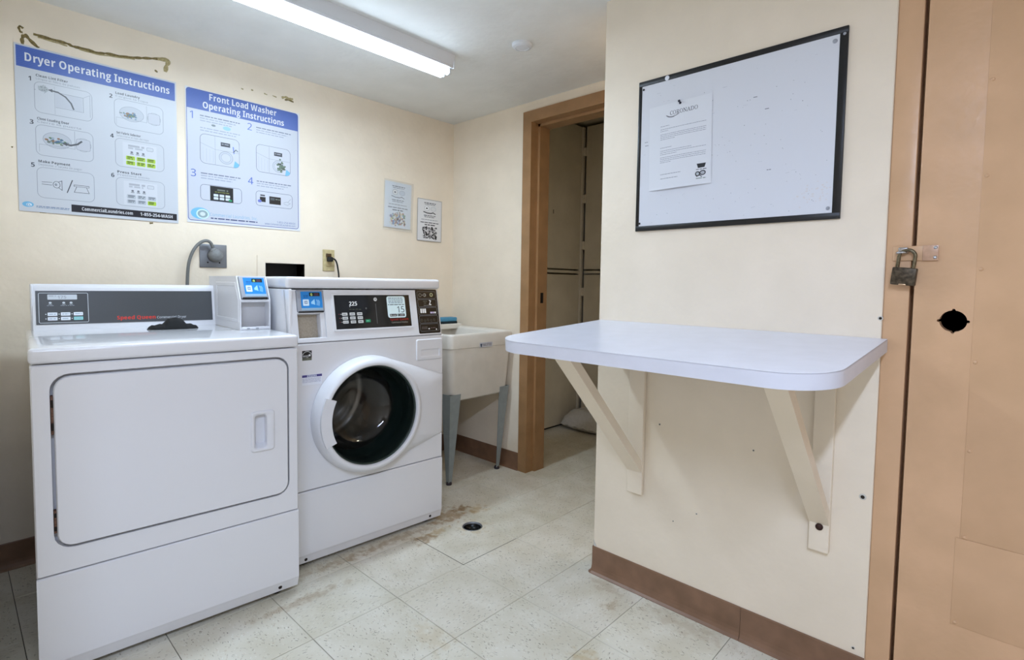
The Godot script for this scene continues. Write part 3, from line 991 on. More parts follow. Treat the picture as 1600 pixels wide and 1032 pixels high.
func washer() -> void:
	var W := 0.683
	var CX := 0.307
	var CY := 0.562
	var t := meta(thing("washing_machine", Vector3(0.8542, 0, -1.9073), -0.0555), "white front-loading commercial washing machine with a round glass door", "washing machine")
	var st := mb()
	rbox(st, Vector3(0, 0.02, -0.70), Vector3(0.012, 1.062, -0.012), 0.004, 2)
	rbox(st, Vector3(W - 0.012, 0.02, -0.70), Vector3(W, 0.861, -0.012), 0.004, 2)
	rbox(st, Vector3(W - 0.012, 0.86, -0.70), Vector3(W, 1.062, -0.045), 0.004, 2)
	rbox(st, Vector3(0.004, 0.02, -0.70), Vector3(W - 0.004, 1.062, -0.69), 0.002)
	rbox(st, Vector3(0.004, 0.02, -0.69), Vector3(W - 0.004, 0.03, -0.02), 0.002)
	obj("cabinet", st, M.enamel, t)
	for p in [Vector2(0.06, -0.06), Vector2(W - 0.06, -0.06), Vector2(0.06, -0.64), Vector2(W - 0.06, -0.64)]:
		var s := mb()
		lathe(s, [Vector2(0.022, 0), Vector2(0.022, 0.013), Vector2(0.012, 0.016), Vector2(0.012, 0.024)], 20, Transform3D(Basis(), Vector3(p.x, 0.0, p.y)))
		obj("foot", s, M.black, t)
	st = mb()
	along(st, [Vector2(0, 0.054), Vector2(0, 0.2935), Vector2(-0.004, 0.2975), Vector2(-0.012, 0.2975), Vector2(-0.012, 0.02), Vector2(-0.009, 0.02), Vector2(-0.003, 0.046)], 0, W)
	obj("lower_panel", st, M.enamel, t)
	screw(t, Vector3(0.6228, 0.036, -0.005), 0.006)
	screw(t, Vector3(0.0546, 0.034, -0.005), 0.006)
	# front panel with the round opening
	var n := 96
	st = mb()
	loft(st, [rect_round(0, 0.3005, W, 0.8595, CX, CY, n, -0.03), rect_round(0, 0.3005, W, 0.8595, CX, CY, n, -0.004), rect_round(0.0035, 0.304, W - 0.0035, 0.856, CX, CY, n, 0), circ(CX, CY, 0.215, 0, n), circ(CX, CY, 0.212, -0.05, n)], false, false, [3])
	obj("front_panel", st, M.enamel, t)
	# door: bezel, hinge cover running to the right edge, pull, window, bowl
	var d := Node3D.new()
	d.name = "door"
	t.add_child(d)
	st = mb()
	var ring := []
	for p in [Vector2(0.2345, 0.0005), Vector2(0.2345, 0.012), Vector2(0.233, 0.030), Vector2(0.229, 0.045), Vector2(0.2225, 0.057), Vector2(0.214, 0.0645), Vector2(0.2055, 0.0665), Vector2(0.2015, 0.065), Vector2(0.199, 0.060), Vector2(0.1975, 0.045), Vector2(0.195, 0.0)]:
		ring.append(circ(CX, CY, p.x, p.y, n))
	loft(st, ring, false, false, range(ring.size()))
	obj("bezel", st, M.plastic, d)
	st = mb()
	var rim := [Vector2(0.395, 0.779), Vector2(0.6815, 0.681), Vector2(0.6815, 0.416), Vector2(0.365, 0.333)]
	var h0 := []
	var h1 := []
	var h2 := []
	var h3 := []
	for k in 3:
		for i in (9 if k < 2 else 10):
			var p: Vector2 = rim[k].lerp(rim[k + 1], i / 9.0)
			var u := (k * 9 + i) / 27.0
			var a := lerpf(1.17, -1.33, u)
			var w := Vector2(CX + 0.229 * cos(a), CY + 0.229 * sin(a))
			h0.append(Vector3(p.x, p.y, 0.0004))
			var e := p.lerp(w, 0.03)
			h1.append(Vector3(e.x, e.y, 0.007))
			e = p.lerp(w, 0.10)
			h2.append(Vector3(e.x, e.y, 0.011))
			h3.append(Vector3(w.x, w.y, 0.030))
	loft(st, [h0, h1, h2, h3], false, false, [0, 1, 2], false)
	obj("hinge_cover", st, M.plastic, d)
	st = mb()
	var o := []
	for i in 13:
		var a := PI + lerpf(-0.44, 0.44, i / 12.0)
		o.append(Vector2(CX + 0.223 * cos(a), CY + 0.223 * sin(a)))
	for i in 13:
		var a := PI + lerpf(0.46, -0.46, i / 12.0)
		o.append(Vector2(CX + 0.181 * cos(a), CY + 0.181 * sin(a)))
	prism(st, o, 0.040, 0.0685)
	obj("door_pull", st, M.plastic, d)
	st = mb()
	var gasket := []
	for p in [Vector2(0.200, 0.052), Vector2(0.1965, 0.054), Vector2(0.192, 0.049), Vector2(0.190, 0.02), Vector2(0.186, -0.02), Vector2(0.190, -0.05), Vector2(0.170, -0.075), Vector2(0.176, -0.11), Vector2(0.24, -0.125)]:
		gasket.append(circ(CX, CY, p.x, p.y, 64))
	loft(st, gasket, false, false, range(gasket.size()))
	obj("gasket", st, plain("dark green grey rubber", Color(0.13, 0.19, 0.175), 0.35), d)
	st = mb()
	var bowl := []
	for p in [Vector2(0.1935, 0.050), Vector2(0.187, 0.040), Vector2(0.180, 0.0), Vector2(0.168, -0.045), Vector2(0.150, -0.078), Vector2(0.12, -0.097), Vector2(0.07, -0.108), Vector2(0.0004, -0.111)]:
		bowl.append(circ(CX, CY, p.x, p.y, 64))
	loft(st, bowl, false, false, range(bowl.size()))
	var bowl_glass := plain("smoked door bowl glass", Color(0.03, 0.033, 0.03, 0.38), 0.03)
	bowl_glass.transparency = BaseMaterial3D.TRANSPARENCY_ALPHA
	obj("glass_bowl", st, bowl_glass, d)
	# drum
	var dr := Node3D.new()
	dr.name = "drum"
	t.add_child(dr)
	st = mb()
	var drum := []
	for p in [Vector2(0.235, -0.127), Vector2(0.25, -0.135), Vector2(0.25, -0.50), Vector2(0.235, -0.53), Vector2(0.16, -0.535), Vector2(0.15, -0.525), Vector2(0.0004, -0.515)]:
		drum.append(circ(CX + 0.02, CY, p.x, p.y, 64))
	loft(st, drum, false, false, [0, 1, 2, 3, 4, 5])
	obj("drum_wall", st, M.drum, dr)
	for k in 3:
		var a := 0.5 + k * TAU / 3
		st = mb()
		rbox(st, Vector3(0.19, -0.022, -0.48), Vector3(0.252, 0.022, -0.15), 0.015, 3, Transform3D(Basis(Vector3.BACK, a), Vector3(CX + 0.02, CY, 0)))
		obj("paddle", st, M.drum, dr)
	# detergent drawer: the pull slopes in to a slot along its top
	var slot_back := []
	for p in rrloop(0.5645, 0.7690, 0.6575, 0.7975, 0.004, 0.0): slot_back.append(Vector3(p.x, p.y, lerpf(0.001, -0.012, (p.y - 0.7690) / 0.0285)))
	st = mb()
	loft(st, [rrloop(0.5385, 0.7525, 0.6765, 0.8455, 0.008, 0.0), rrloop(0.5395, 0.7535, 0.6755, 0.8445, 0.008, 0.003), rrloop(0.542, 0.756, 0.673, 0.842, 0.007, 0.0055), rrloop(0.560, 0.765, 0.662, 0.800, 0.006, 0.0055), rrloop(0.562, 0.767, 0.660, 0.798, 0.006, 0.0015), slot_back, rrloop(0.566, 0.7895, 0.656, 0.7965, 0.003, -0.010), rrloop(0.566, 0.7895, 0.656, 0.7965, 0.003, -0.14)], false, true, [0, 1, 3])
	obj("detergent_drawer", st, M.plastic, t)

	# small labels
	var c := Canvas.new(36, 37, 12.0, Color(0.03, 0.03, 0.03), self)
	c.rect(0, 27, 36, 10, Color(0.45, 0.46, 0.40))
	c.text("energy", 2, 24, 12, Color(0.93, 0.93, 0.93), 22, "serif")
	c.line([Vector2(2, 15), Vector2(6, 8), Vector2(14, 3.5), Vector2(22, 3), Vector2(30, 7), Vector2(34, 13)], 1.6, Color(0.9, 0.9, 0.9))
	var star := PackedVector2Array()
	for k in 10:
		star.append(Vector2(28, 18) + Vector2(0, -(6.5 if k % 2 == 0 else 2.7)).rotated(k * PI / 5))
	c.poly(star, Color(0.92, 0.92, 0.92))
	c.text("ENERGY STAR", 2, 34, 6, Color(0.1, 0.1, 0.1), 32)
	sheet("efficiency_label", c.tex(), 0.036, 0.0365, Transform3D(Basis(), Vector3(0.0423, 0.833, 0.0006)), t)
	c = Canvas.new(76, 40, 8.0, Color(0.88, 0.885, 0.91), self)
	c.rect(0, 2, 76, 9, Color(0.27, 0.24, 0.50))
	c.rect(19, 2.5, 36, 8, Color(0.80, 0.82, 0.88))
	c.text("NOTICE", 21, 10, 9.5, Color(0.27, 0.24, 0.50), 32)
	for k in 4: c.words(1, 15 + k * 4.4, 70, 1.7, Color(0.62, 0.62, 0.72), rng)
	sheet("notice_label", c.tex(), 0.076, 0.040, Transform3D(Basis(), Vector3(0.0415, 0.7435, 0.0006)), t)
	# control panel, leaning back
	var cp := Node3D.new()
	cp.name = "control_panel"
	t.add_child(cp)
	cp.transform = Transform3D(Basis(Vector3.RIGHT, -0.198), Vector3(0, 0.862, 0.0))
	var H := 0.2034
	st = mb()
	loft(st, [rrloop(0, 0, W, H, 0.003, -0.03), rrloop(0, 0, W, H, 0.003, -0.014), rrloop(0.003, 0.001, W - 0.003, H - 0.001, 0.003, -0.005), rrloop(0.010, 0.002, W - 0.010, H - 0.002, 0.003, 0), rrloop(0.0335, 0.0153, 0.141, 0.2005, 0.004, 0), rrloop(0.0345, 0.0163, 0.140, 0.1995, 0.004, -0.012)], false, false, [0, 1, 2])
	obj("panel_shell", st, M.plastic, cp)
	box("divider", Vector3(0.0335, 0.110, -0.045), Vector3(0.141, 0.118, -0.003), M.plastic, cp, 0.002)
	var cup := Node3D.new()
	cup.name = "coin_cup"
	cp.add_child(cup)
	box("cup_side", Vector3(0.122, 0.012, -0.045), Vector3(0.141, 0.113, -0.004), M.plastic, cup, 0.004, 2)
	box("cup_side", Vector3(0.030, 0.012, -0.045), Vector3(0.0345, 0.113, -0.004), M.plastic, cup, 0.001)
	box("cup_floor", Vector3(0.030, 0.010, -0.045), Vector3(0.141, 0.0185, -0.003), M.plastic, cup, 0.002)
	box("cup_back", Vector3(0.030, 0.012, -0.046), Vector3(0.141, 0.115, -0.038), painted("tan cup plastic", Color(0.72, 0.67, 0.60), 0.5, 0.1, 0.0, 20.0), cup, 0.001)
	card_reader(cp, Transform3D(Basis(), Vector3(0.0355, 0.199, -0.003)), 0.105, 0.083, "6")
	box("lid", Vector3(-0.003, 1.0645, -0.705), Vector3(W + 0.003, 1.108, -0.030), M.enamel, t, 0.012, 3)
	# black display window
	st = mb()
	loft(st, [rrloop(0.170, 0.036, 0.532, 0.1885, 0.003, 0.0), rrloop(0.172, 0.038, 0.530, 0.1865, 0.003, 0.003), rrloop(0.1795, 0.044, 0.5225, 0.180, 0.002, 0.003), rrloop(0.180, 0.0445, 0.522, 0.1795, 0.002, 0.0008)])
	obj("window_frame", st, M.plastic, cp)
	c = Canvas.new(342, 137, 4.0, Color(0.035, 0.035, 0.04), self)
	var wht := Color(0.93, 0.93, 0.92)
	c.text("225", 62, 43, 23, wht, 34)
	c.ell(64, 47, 1.6, 1.6, wht)
	for k in 4: c.words(60 + k * 14, 56 + (k % 2), 10, 3, Color(0.28, 0.29, 0.22), rng)
	c.ell(134, 55, 3.6, 4.2, Color(0.34, 0.34, 0.33))
	for r in 3:
		for k in 3:
			c.rr(28 + k * 32 + r, 71 + r * 16, 23, 12, 2, Color(0.80, 0.80, 0.79))
			c.words(32 + k * 32 + r, 75.5 + r * 16, 15, 3, Color(0.45, 0.45, 0.46), rng)
		c.ell(24 + r, 77 + r * 16, 1.6, 1.6, wht)
		c.rect(14 + r, 76 + r * 16, 5, 1.5, Color(0.6, 0.3, 0.32))
	c.rr(127, 101, 22, 12.5, 2, Color(0.10, 0.52, 0.36))
	c.words(131, 106, 14, 2.4, Color(0.5, 0.8, 0.68), rng)
	c.rect(178, 36, 1.6, 85, Color(0.45, 0.45, 0.45))
	c.ring(179, 18, 7.5, 7.5, 2, wht, Color(0.05, 0.05, 0.05))
	c.text("Q", 174.5, 23, 12, wht)
	c.text("Speed Queen", 240, 110, 13, Color(0.62, 0.14, 0.14), 88)
	c.text("Commercial Washer", 245, 122, 10, Color(0.62, 0.60, 0.56), 80, "plain")
	sheet("display", c.tex(), 0.342, 0.135, Transform3D(Basis(), Vector3(0.180, 0.1795, 0.0014)), cp, 0.1)
	c = Canvas.new(88, 90, 6.0, Color(0.035, 0.035, 0.04), self)
	c.rr(0, 0, 88, 90, 10, Color(0.86, 0.93, 0.94))
	for k in 4: c.words(8, 7 + k * 6.5, 70, 2.6, Color(0.30, 0.38, 0.45), rng)
	c.words(5, 34, 78, 3, Color(0.12, 0.2, 0.25), rng)
	c.text("15", 47, 69, 37, Color(0.06, 0.16, 0.22), 34, "plain")
	c.rr(9, 74, 34, 10.5, 2, Color(0.07, 0.08, 0.10))
	c.words(20, 78, 19, 3, Color(0.8, 0.8, 0.8), rng)
	c.ell(14.5, 79, 2.6, 2.8, Color(0.85, 0.86, 0.86))
	c.rr(46, 74, 35, 10.5, 2, Color(0.07, 0.08, 0.10))
	c.words(57, 78, 20, 3, Color(0.8, 0.8, 0.8), rng)
	c.poly(PackedVector2Array([Vector2(49, 76.5), Vector2(54, 79.2), Vector2(49, 82)]), Color(0.7, 0.8, 0.85))
	sheet("sticker", c.tex(), 0.088, 0.092, Transform3D(Basis(), Vector3(0.411, 0.1745, 0.0021)), cp, 0.4)
	# black picture instructions at the right end
	st = mb()
	loft(st, [rrloop(0.557, 0.008, 0.670, 0.2035, 0.006, -0.0005), rrloop(0.557, 0.008, 0.670, 0.2035, 0.006, 0.0012)], false, true)
	obj("instruction_plate", st, M.gloss_black, cp)
	c = Canvas.new(112, 195, 5.0, Color(0.035, 0.035, 0.04), self)
	var dim := Color(0.52, 0.52, 0.50)
	for k in 5:
		c.frame(5, 6 + k * 37, 102, 34, 7, 1.6, Color(0.42, 0.43, 0.45), Color(0.035, 0.035, 0.04))
	c.ring(22, 23, 8, 8, 2.2, dim, Color.BLACK)
	c.rect(31, 21.5, 8, 3, dim)
	c.ell(46, 23, 9, 8, dim)
	c.ell(44, 23, 4, 4, Color(0.1, 0.1, 0.1))
	c.ring(83, 22, 9, 9, 4.5, Color(0.68, 0.68, 0.52), Color(0.12, 0.12, 0.12))
	c.words(34, 50, 22, 3, Color(0.4, 0.4, 0.36), rng)
	c.words(38, 58, 14, 3, Color(0.4, 0.4, 0.36), rng)
	c.line([Vector2(70, 48), Vector2(76, 50), Vector2(68, 66), Vector2(76, 67)], 4, wht)
	c.words(36, 69, 42, 2.4, dim, rng)
	for k in 3: c.rect(15 + k * 11, 85, 8, 20, wht)
	for k in 3: c.rect(68 + k * 11, 100, 8.5, 8, Color(0.80, 0.74, 0.86) if k < 2 else wht)
	for k in 5: c.ring(17 + k * 17, 137 + (k % 2) * 3, 5, 5.5, 1.4, Color(0.36, 0.36, 0.33), Color(0.06, 0.06, 0.06))
	for k in 4: c.rect(14 + k * 8, 166, 5, 13, Color(0.32, 0.30, 0.30))
	c.ell(52, 177, 4, 3, wht)
	c.ell(92, 181, 3, 3, wht)
	c.words(62, 172, 26, 3, Color(0.4, 0.35, 0.36), rng)
	sheet("instruction_print", c.tex(), 0.109, 0.1915, Transform3D(Basis(), Vector3(0.559, 0.2015, 0.0018)), cp, 0.12)

func rect_round(x0: float, y0: float, x1: float, y1: float, cx: float, cy: float, n: int, z: float) -> Array:
	# the rectangle's outline, one point for each direction from (cx, cy), its corners kept
	var o := []
	for i in n:
		var d := Vector2(cos(i * TAU / n), sin(i * TAU / n))
		var tx := ((x1 if d.x > 0 else x0) - cx) / d.x if absf(d.x) > 0.0001 else 1e9
		var ty := ((y1 if d.y > 0 else y0) - cy) / d.y if absf(d.y) > 0.0001 else 1e9
		var p := Vector2(cx, cy) + d * minf(tx, ty)
		o.append(Vector3(p.x, p.y, z))
	for q in [Vector3(x0, y0, z), Vector3(x1, y0, z), Vector3(x1, y1, z), Vector3(x0, y1, z)]:
		var best := 0
		for i in n:
			if o[i].distance_to(q) < o[best].distance_to(q): best = i
		o[best] = q
	return o

# ---------------------------------------------------------------- shelf on the partition
func shelf() -> void:
	var zl := -1.1094
	var zr := -0.2300
	var xf := 1.0836
	var droop := atan(0.0579)
	var t := meta(thing("wall_shelf", Vector3(XP, 0.966, 0)), "white laminate folding shelf with rounded corners on two wooden brackets", "shelf")
	var tilt := Transform3D(Basis(Vector3(0, 0, 1), droop), Vector3.ZERO)
	var depth := (XP - xf) / cos(droop)
	# outline seen from above, x out from the wall (negative), y = -z
	var o := [Vector2(-0.001, -zr), Vector2(-0.001, -zl)]
	var r := 0.115
	for c in [[Vector2(-depth + r, -zl - r), PI / 2], [Vector2(-depth + r, -zr + r), PI]]:
		for i in 13:
			var a: float = c[1] + i / 12.0 * PI / 2
			o.append(c[0] + Vector2(cos(a), sin(a)) * r)
	var flat := Transform3D(Basis(Vector3(1, 0, 0), Vector3(0, 0, -1), Vector3(0, 1, 0)), Vector3.ZERO)
	var st := mb()
	prism(st, o, -0.0012, 0.0, tilt * flat)
	obj("laminate_top", st, M.laminate, t)
	var inner := []
	for p in o: inner.append(Vector2(lerpf(p.x, -depth / 2, 0.004), lerpf(p.y, -(zl + zr) / 2, 0.0025)))
	st = mb()
	prism(st, inner, -0.0332, -0.0012, tilt * flat)
	obj("core", st, M.laminate_edge, t)
	st = mb()   # edge band round the three free sides
	var a0 := []
	var a1 := []
	for p in o.slice(1) + [o[0]]:
		a0.append(tilt * flat * Vector3(p.x, p.y, -0.034))
		a1.append(tilt * flat * Vector3(p.x, p.y, -0.0022))
	loft(st, [a0, a1], false, false, [0], false)
	obj("edge_band", st, M.laminate_edge, t)
	for b in [[-0.972, -0.913], [-0.388, -0.337]]:
		var br := Node3D.new()
		br.name = "bracket"
		t.add_child(br, true)
		box("upright", Vector3(-0.018, 0.360 - 0.966, b[0]), Vector3(-0.0005, -0.036, b[1]), M.wall, br, 0.003, 2)
		st = mb()
		var x0 := -0.018
		var y0 := 0.440 - 0.966
		var y1 := -0.0385
		# diagonal brace: lower line at 45 degrees from the upright up to the shelf
		var p := [Vector2(x0, y0), Vector2(x0, y0 + 0.040), Vector2(-0.432, y1 - 0.0235), Vector2(-0.470, y1 - 0.026)]
		p.reverse()
		var mid := Vector2.ZERO
		for q in p: mid += q / 4.0
		var la := []
		for zz in [[b[0] + 0.0005, 1.0], [b[0] + 0.0035, 0.0], [b[1] - 0.0035, 0.0], [b[1] - 0.0005, 1.0]]:
			var l := []
			for q in p:
				var qq: Vector2 = q - (q - mid).normalized() * 0.003 * zz[1]
				l.append(Vector3(qq.x, qq.y, zz[0]))
			la.append(l)
		loft(st, la, true, true)
		obj("brace", st, M.wall, br)
		st = mb()
		rbox(st, Vector3(-0.50, -0.0545, b[0] + 0.002), Vector3(-0.018, -0.0345, b[1] - 0.002), 0.003, 1, Transform3D(Basis(Vector3(0, 0, 1), droop), Vector3.ZERO))
		obj("shelf_rail", st, M.wall, br)
		if b[0] > -0.5:
			st = mb()
			lathe(st, [Vector2(0.0095, 0), Vector2(0.0095, 0.004), Vector2(0.006, 0.007), Vector2(0.0003, 0.0075)], 16, Transform3D(Basis(Vector3.BACK, PI / 2), Vector3(-0.018, 0.432 - 0.966, -0.361)))
			obj("bolt", st, plain("rusty bolt", Color(0.22, 0.13, 0.10), 0.6, 0.4), br)

# ---------------------------------------------------------------- notice board, letter, pins
func facing_partition(x: float, y: float, z: float) -> Transform3D:
	# sheets that hang on the partition: their x runs along +z, they face -x
	return Transform3D(Basis(Vector3(0, 0, 1), Vector3(0, 1, 0), Vector3(-1, 0, 0)), Vector3(x, y, z))

func notice_board() -> void:
	var z0 := -0.9715
	var z1 := -0.3495
	var y0 := 1.2829
	var y1 := 1.7913
	var t := meta(thing("notice_board", Vector3(XP, y0, z0)), "white pin board edged with black tape on the partition", "notice board")
	var w := z1 - z0
	var h := y1 - y0
	var c := Canvas.new(622, 508, 2.0, Color(0.855, 0.86, 0.885), self)
	for k in 90:
		var p := Vector2(rng.randf_range(15, 600), rng.randf_range(20, 490))
		c.ell(p.x, p.y, rng.randf_range(0.5, 1.3), rng.randf_range(0.5, 1.3), Color(0.66, 0.67, 0.70).lerp(Color(0.36, 0.35, 0.36), rng.randf() * rng.randf()))
	for k in 26:
		var p := Vector2(rng.randf_range(15, 580), rng.randf_range(30, 480))
		c.line([p, p + Vector2(rng.randf_range(4, 14), rng.randf_range(-2, 2))], 0.7, Color(0.70, 0.71, 0.74))
	for p in [[100, 250], [240, 300], [20, 205], [22, 217], [420, 172], [432, 355], [385, 130]]:
		c.words(p[0], p[1], 12, 1.8, Color(0.40, 0.41, 0.45), rng)
	for k in 40:
		c.ell(560 + rng.randfn(0, 26), 440 + rng.randfn(0, 14), rng.randf_range(1, 4), rng.randf_range(0.8, 2.5), Color(0.85, 0.83, 0.83))
	box("backing", Vector3(-0.0065, 0.004, 0.004), Vector3(-0.0005, h - 0.004, w - 0.004), M.board, t, 0.001)
	var f := put("board_face", printed(w - 0.016, h - 0.016), print_mat("pin board face", c.tex(), 0.4), t)
	f.transform = facing_partition(-0.0069, h - 0.008, 0.008)
	for s in [[Vector3(-0.0085, h - 0.017, 0), Vector3(0, h, w)], [Vector3(-0.0085, 0, 0), Vector3(0, 0.017, w)], [Vector3(-0.0082, 0.002, 0), Vector3(0, h - 0.002, 0.0125)], [Vector3(-0.0082, 0.002, w - 0.020), Vector3(0, h - 0.002, w)]]:
		box("tape_strip", s[0], s[1], M.tape, t, 0.0012)
	for p in [[0.104, h - 0.0095, 0.0085, M.paper], [0.018, h - 0.028, 0.0035, M.screw], [w - 0.031, h - 0.033, 0.006, M.grey_plastic], [w - 0.030, 0.030, 0.005, M.grey_plastic], [0.016, 0.026, 0.0035, M.screw], [w - 0.009, h - 0.02, 0.004, M.grey_plastic]]:
		var st := mb()
		lathe(st, [Vector2(p[2], 0), Vector2(p[2] * 0.9, 0.0015), Vector2(0.0003, 0.0024)], 16, Transform3D(Basis(Vector3.BACK, PI / 2), Vector3(-0.0075, p[1], p[0])))
		obj("tack", st, p[3], t)
	# letter
	c = Canvas.new(216, 279, 4.0, Color(0.875, 0.88, 0.90), self)
	var ink := Color(0.55, 0.56, 0.60)
	c.text("CORONADO", 76, 39, 18, Color(0.26, 0.27, 0.31), 94, "serif")
	c.line([Vector2(63, 38), Vector2(72, 43), Vector2(84, 45), Vector2(98, 43), Vector2(106, 40)], 2.0, Color(0.32, 0.32, 0.35))
	c.line([Vector2(66, 42), Vector2(78, 47), Vector2(92, 46.5)], 1.2, Color(0.45, 0.45, 0.48))
	c.words(42, 70, 32, 1.5, ink, rng)
	for k in 2: c.words(42, 80 + k * 6, 156 if k < 1 else 28, 1.4, ink, rng)
	for k in 4: c.words(42, 97 + k * 5.5, 156 if k < 3 else 52, 1.4, ink, rng)
	c.words(42, 141, 42, 1.5, ink, rng)
	for k in 3: c.words(42, 151 + k * 6, [110, 156, 60][k], 1.4, ink, rng)
	for k in 4: c.words(42, 173 + k * 5.5, 156 if k < 3 else 40, 1.4, ink, rng)
	c.words(44, 229, 72, 1.6, Color(0.45, 0.46, 0.5), rng)
	c.words(44, 243, 62, 1.6, Color(0.45, 0.46, 0.5), rng)
	c.poly(PackedVector2Array([Vector2(170, 213), Vector2(199, 213), Vector2(195, 226), Vector2(174, 227)]), Color(0.14, 0.15, 0.17))
	c.words(168, 230, 33, 2.6, Color(0.40, 0.42, 0.42), rng)
	c.ring(173, 245, 8, 8, 3.2, Color(0.16, 0.16, 0.18), Color(0.72, 0.74, 0.76))
	c.ring(189, 243, 10, 8, 3.0, Color(0.18, 0.18, 0.20), Color(0.68, 0.69, 0.72))
	c.line([Vector2(170, 253), Vector2(180, 250), Vector2(186, 255)], 2.4, Color(0.2, 0.2, 0.2))
	c.words(168, 258, 33, 3, Color(0.55, 0.60, 0.58), rng)
	var sheet_mesh := printed(0.216, 0.279, 0.006)
	var lt := put("letter", sheet_mesh, print_mat("letter print", c.tex(), 0.6))
	lt.transform = Transform3D(Basis(Vector3(-1, 0, 0), 0.02), Vector3.ZERO) * facing_partition(0, 0, 0)
	lt.position = Vector3(XP - 0.0082, 1.6945, -0.9285)
	meta(lt, "printed white letter with a serif heading pinned to the notice board", "letter")
	var pin := meta(thing("push_pin", Vector3(XP - 0.0085, 1.690, -0.8175)), "small dark push pin holding the letter on the notice board", "push pin")
	var st2 := mb()
	lathe(st2, [Vector2(0.0045, 0), Vector2(0.005, 0.0015), Vector2(0.003, 0.003), Vector2(0.0026, 0.009), Vector2(0.0042, 0.011), Vector2(0.004, 0.0125), Vector2(0.0003, 0.013)], 14, Transform3D(Basis(Vector3.BACK, PI / 2 - 0.35), Vector3.ZERO))
	obj("pin_head", st2, plain("dark blue pin plastic", Color(0.06, 0.06, 0.16), 0.3), pin)

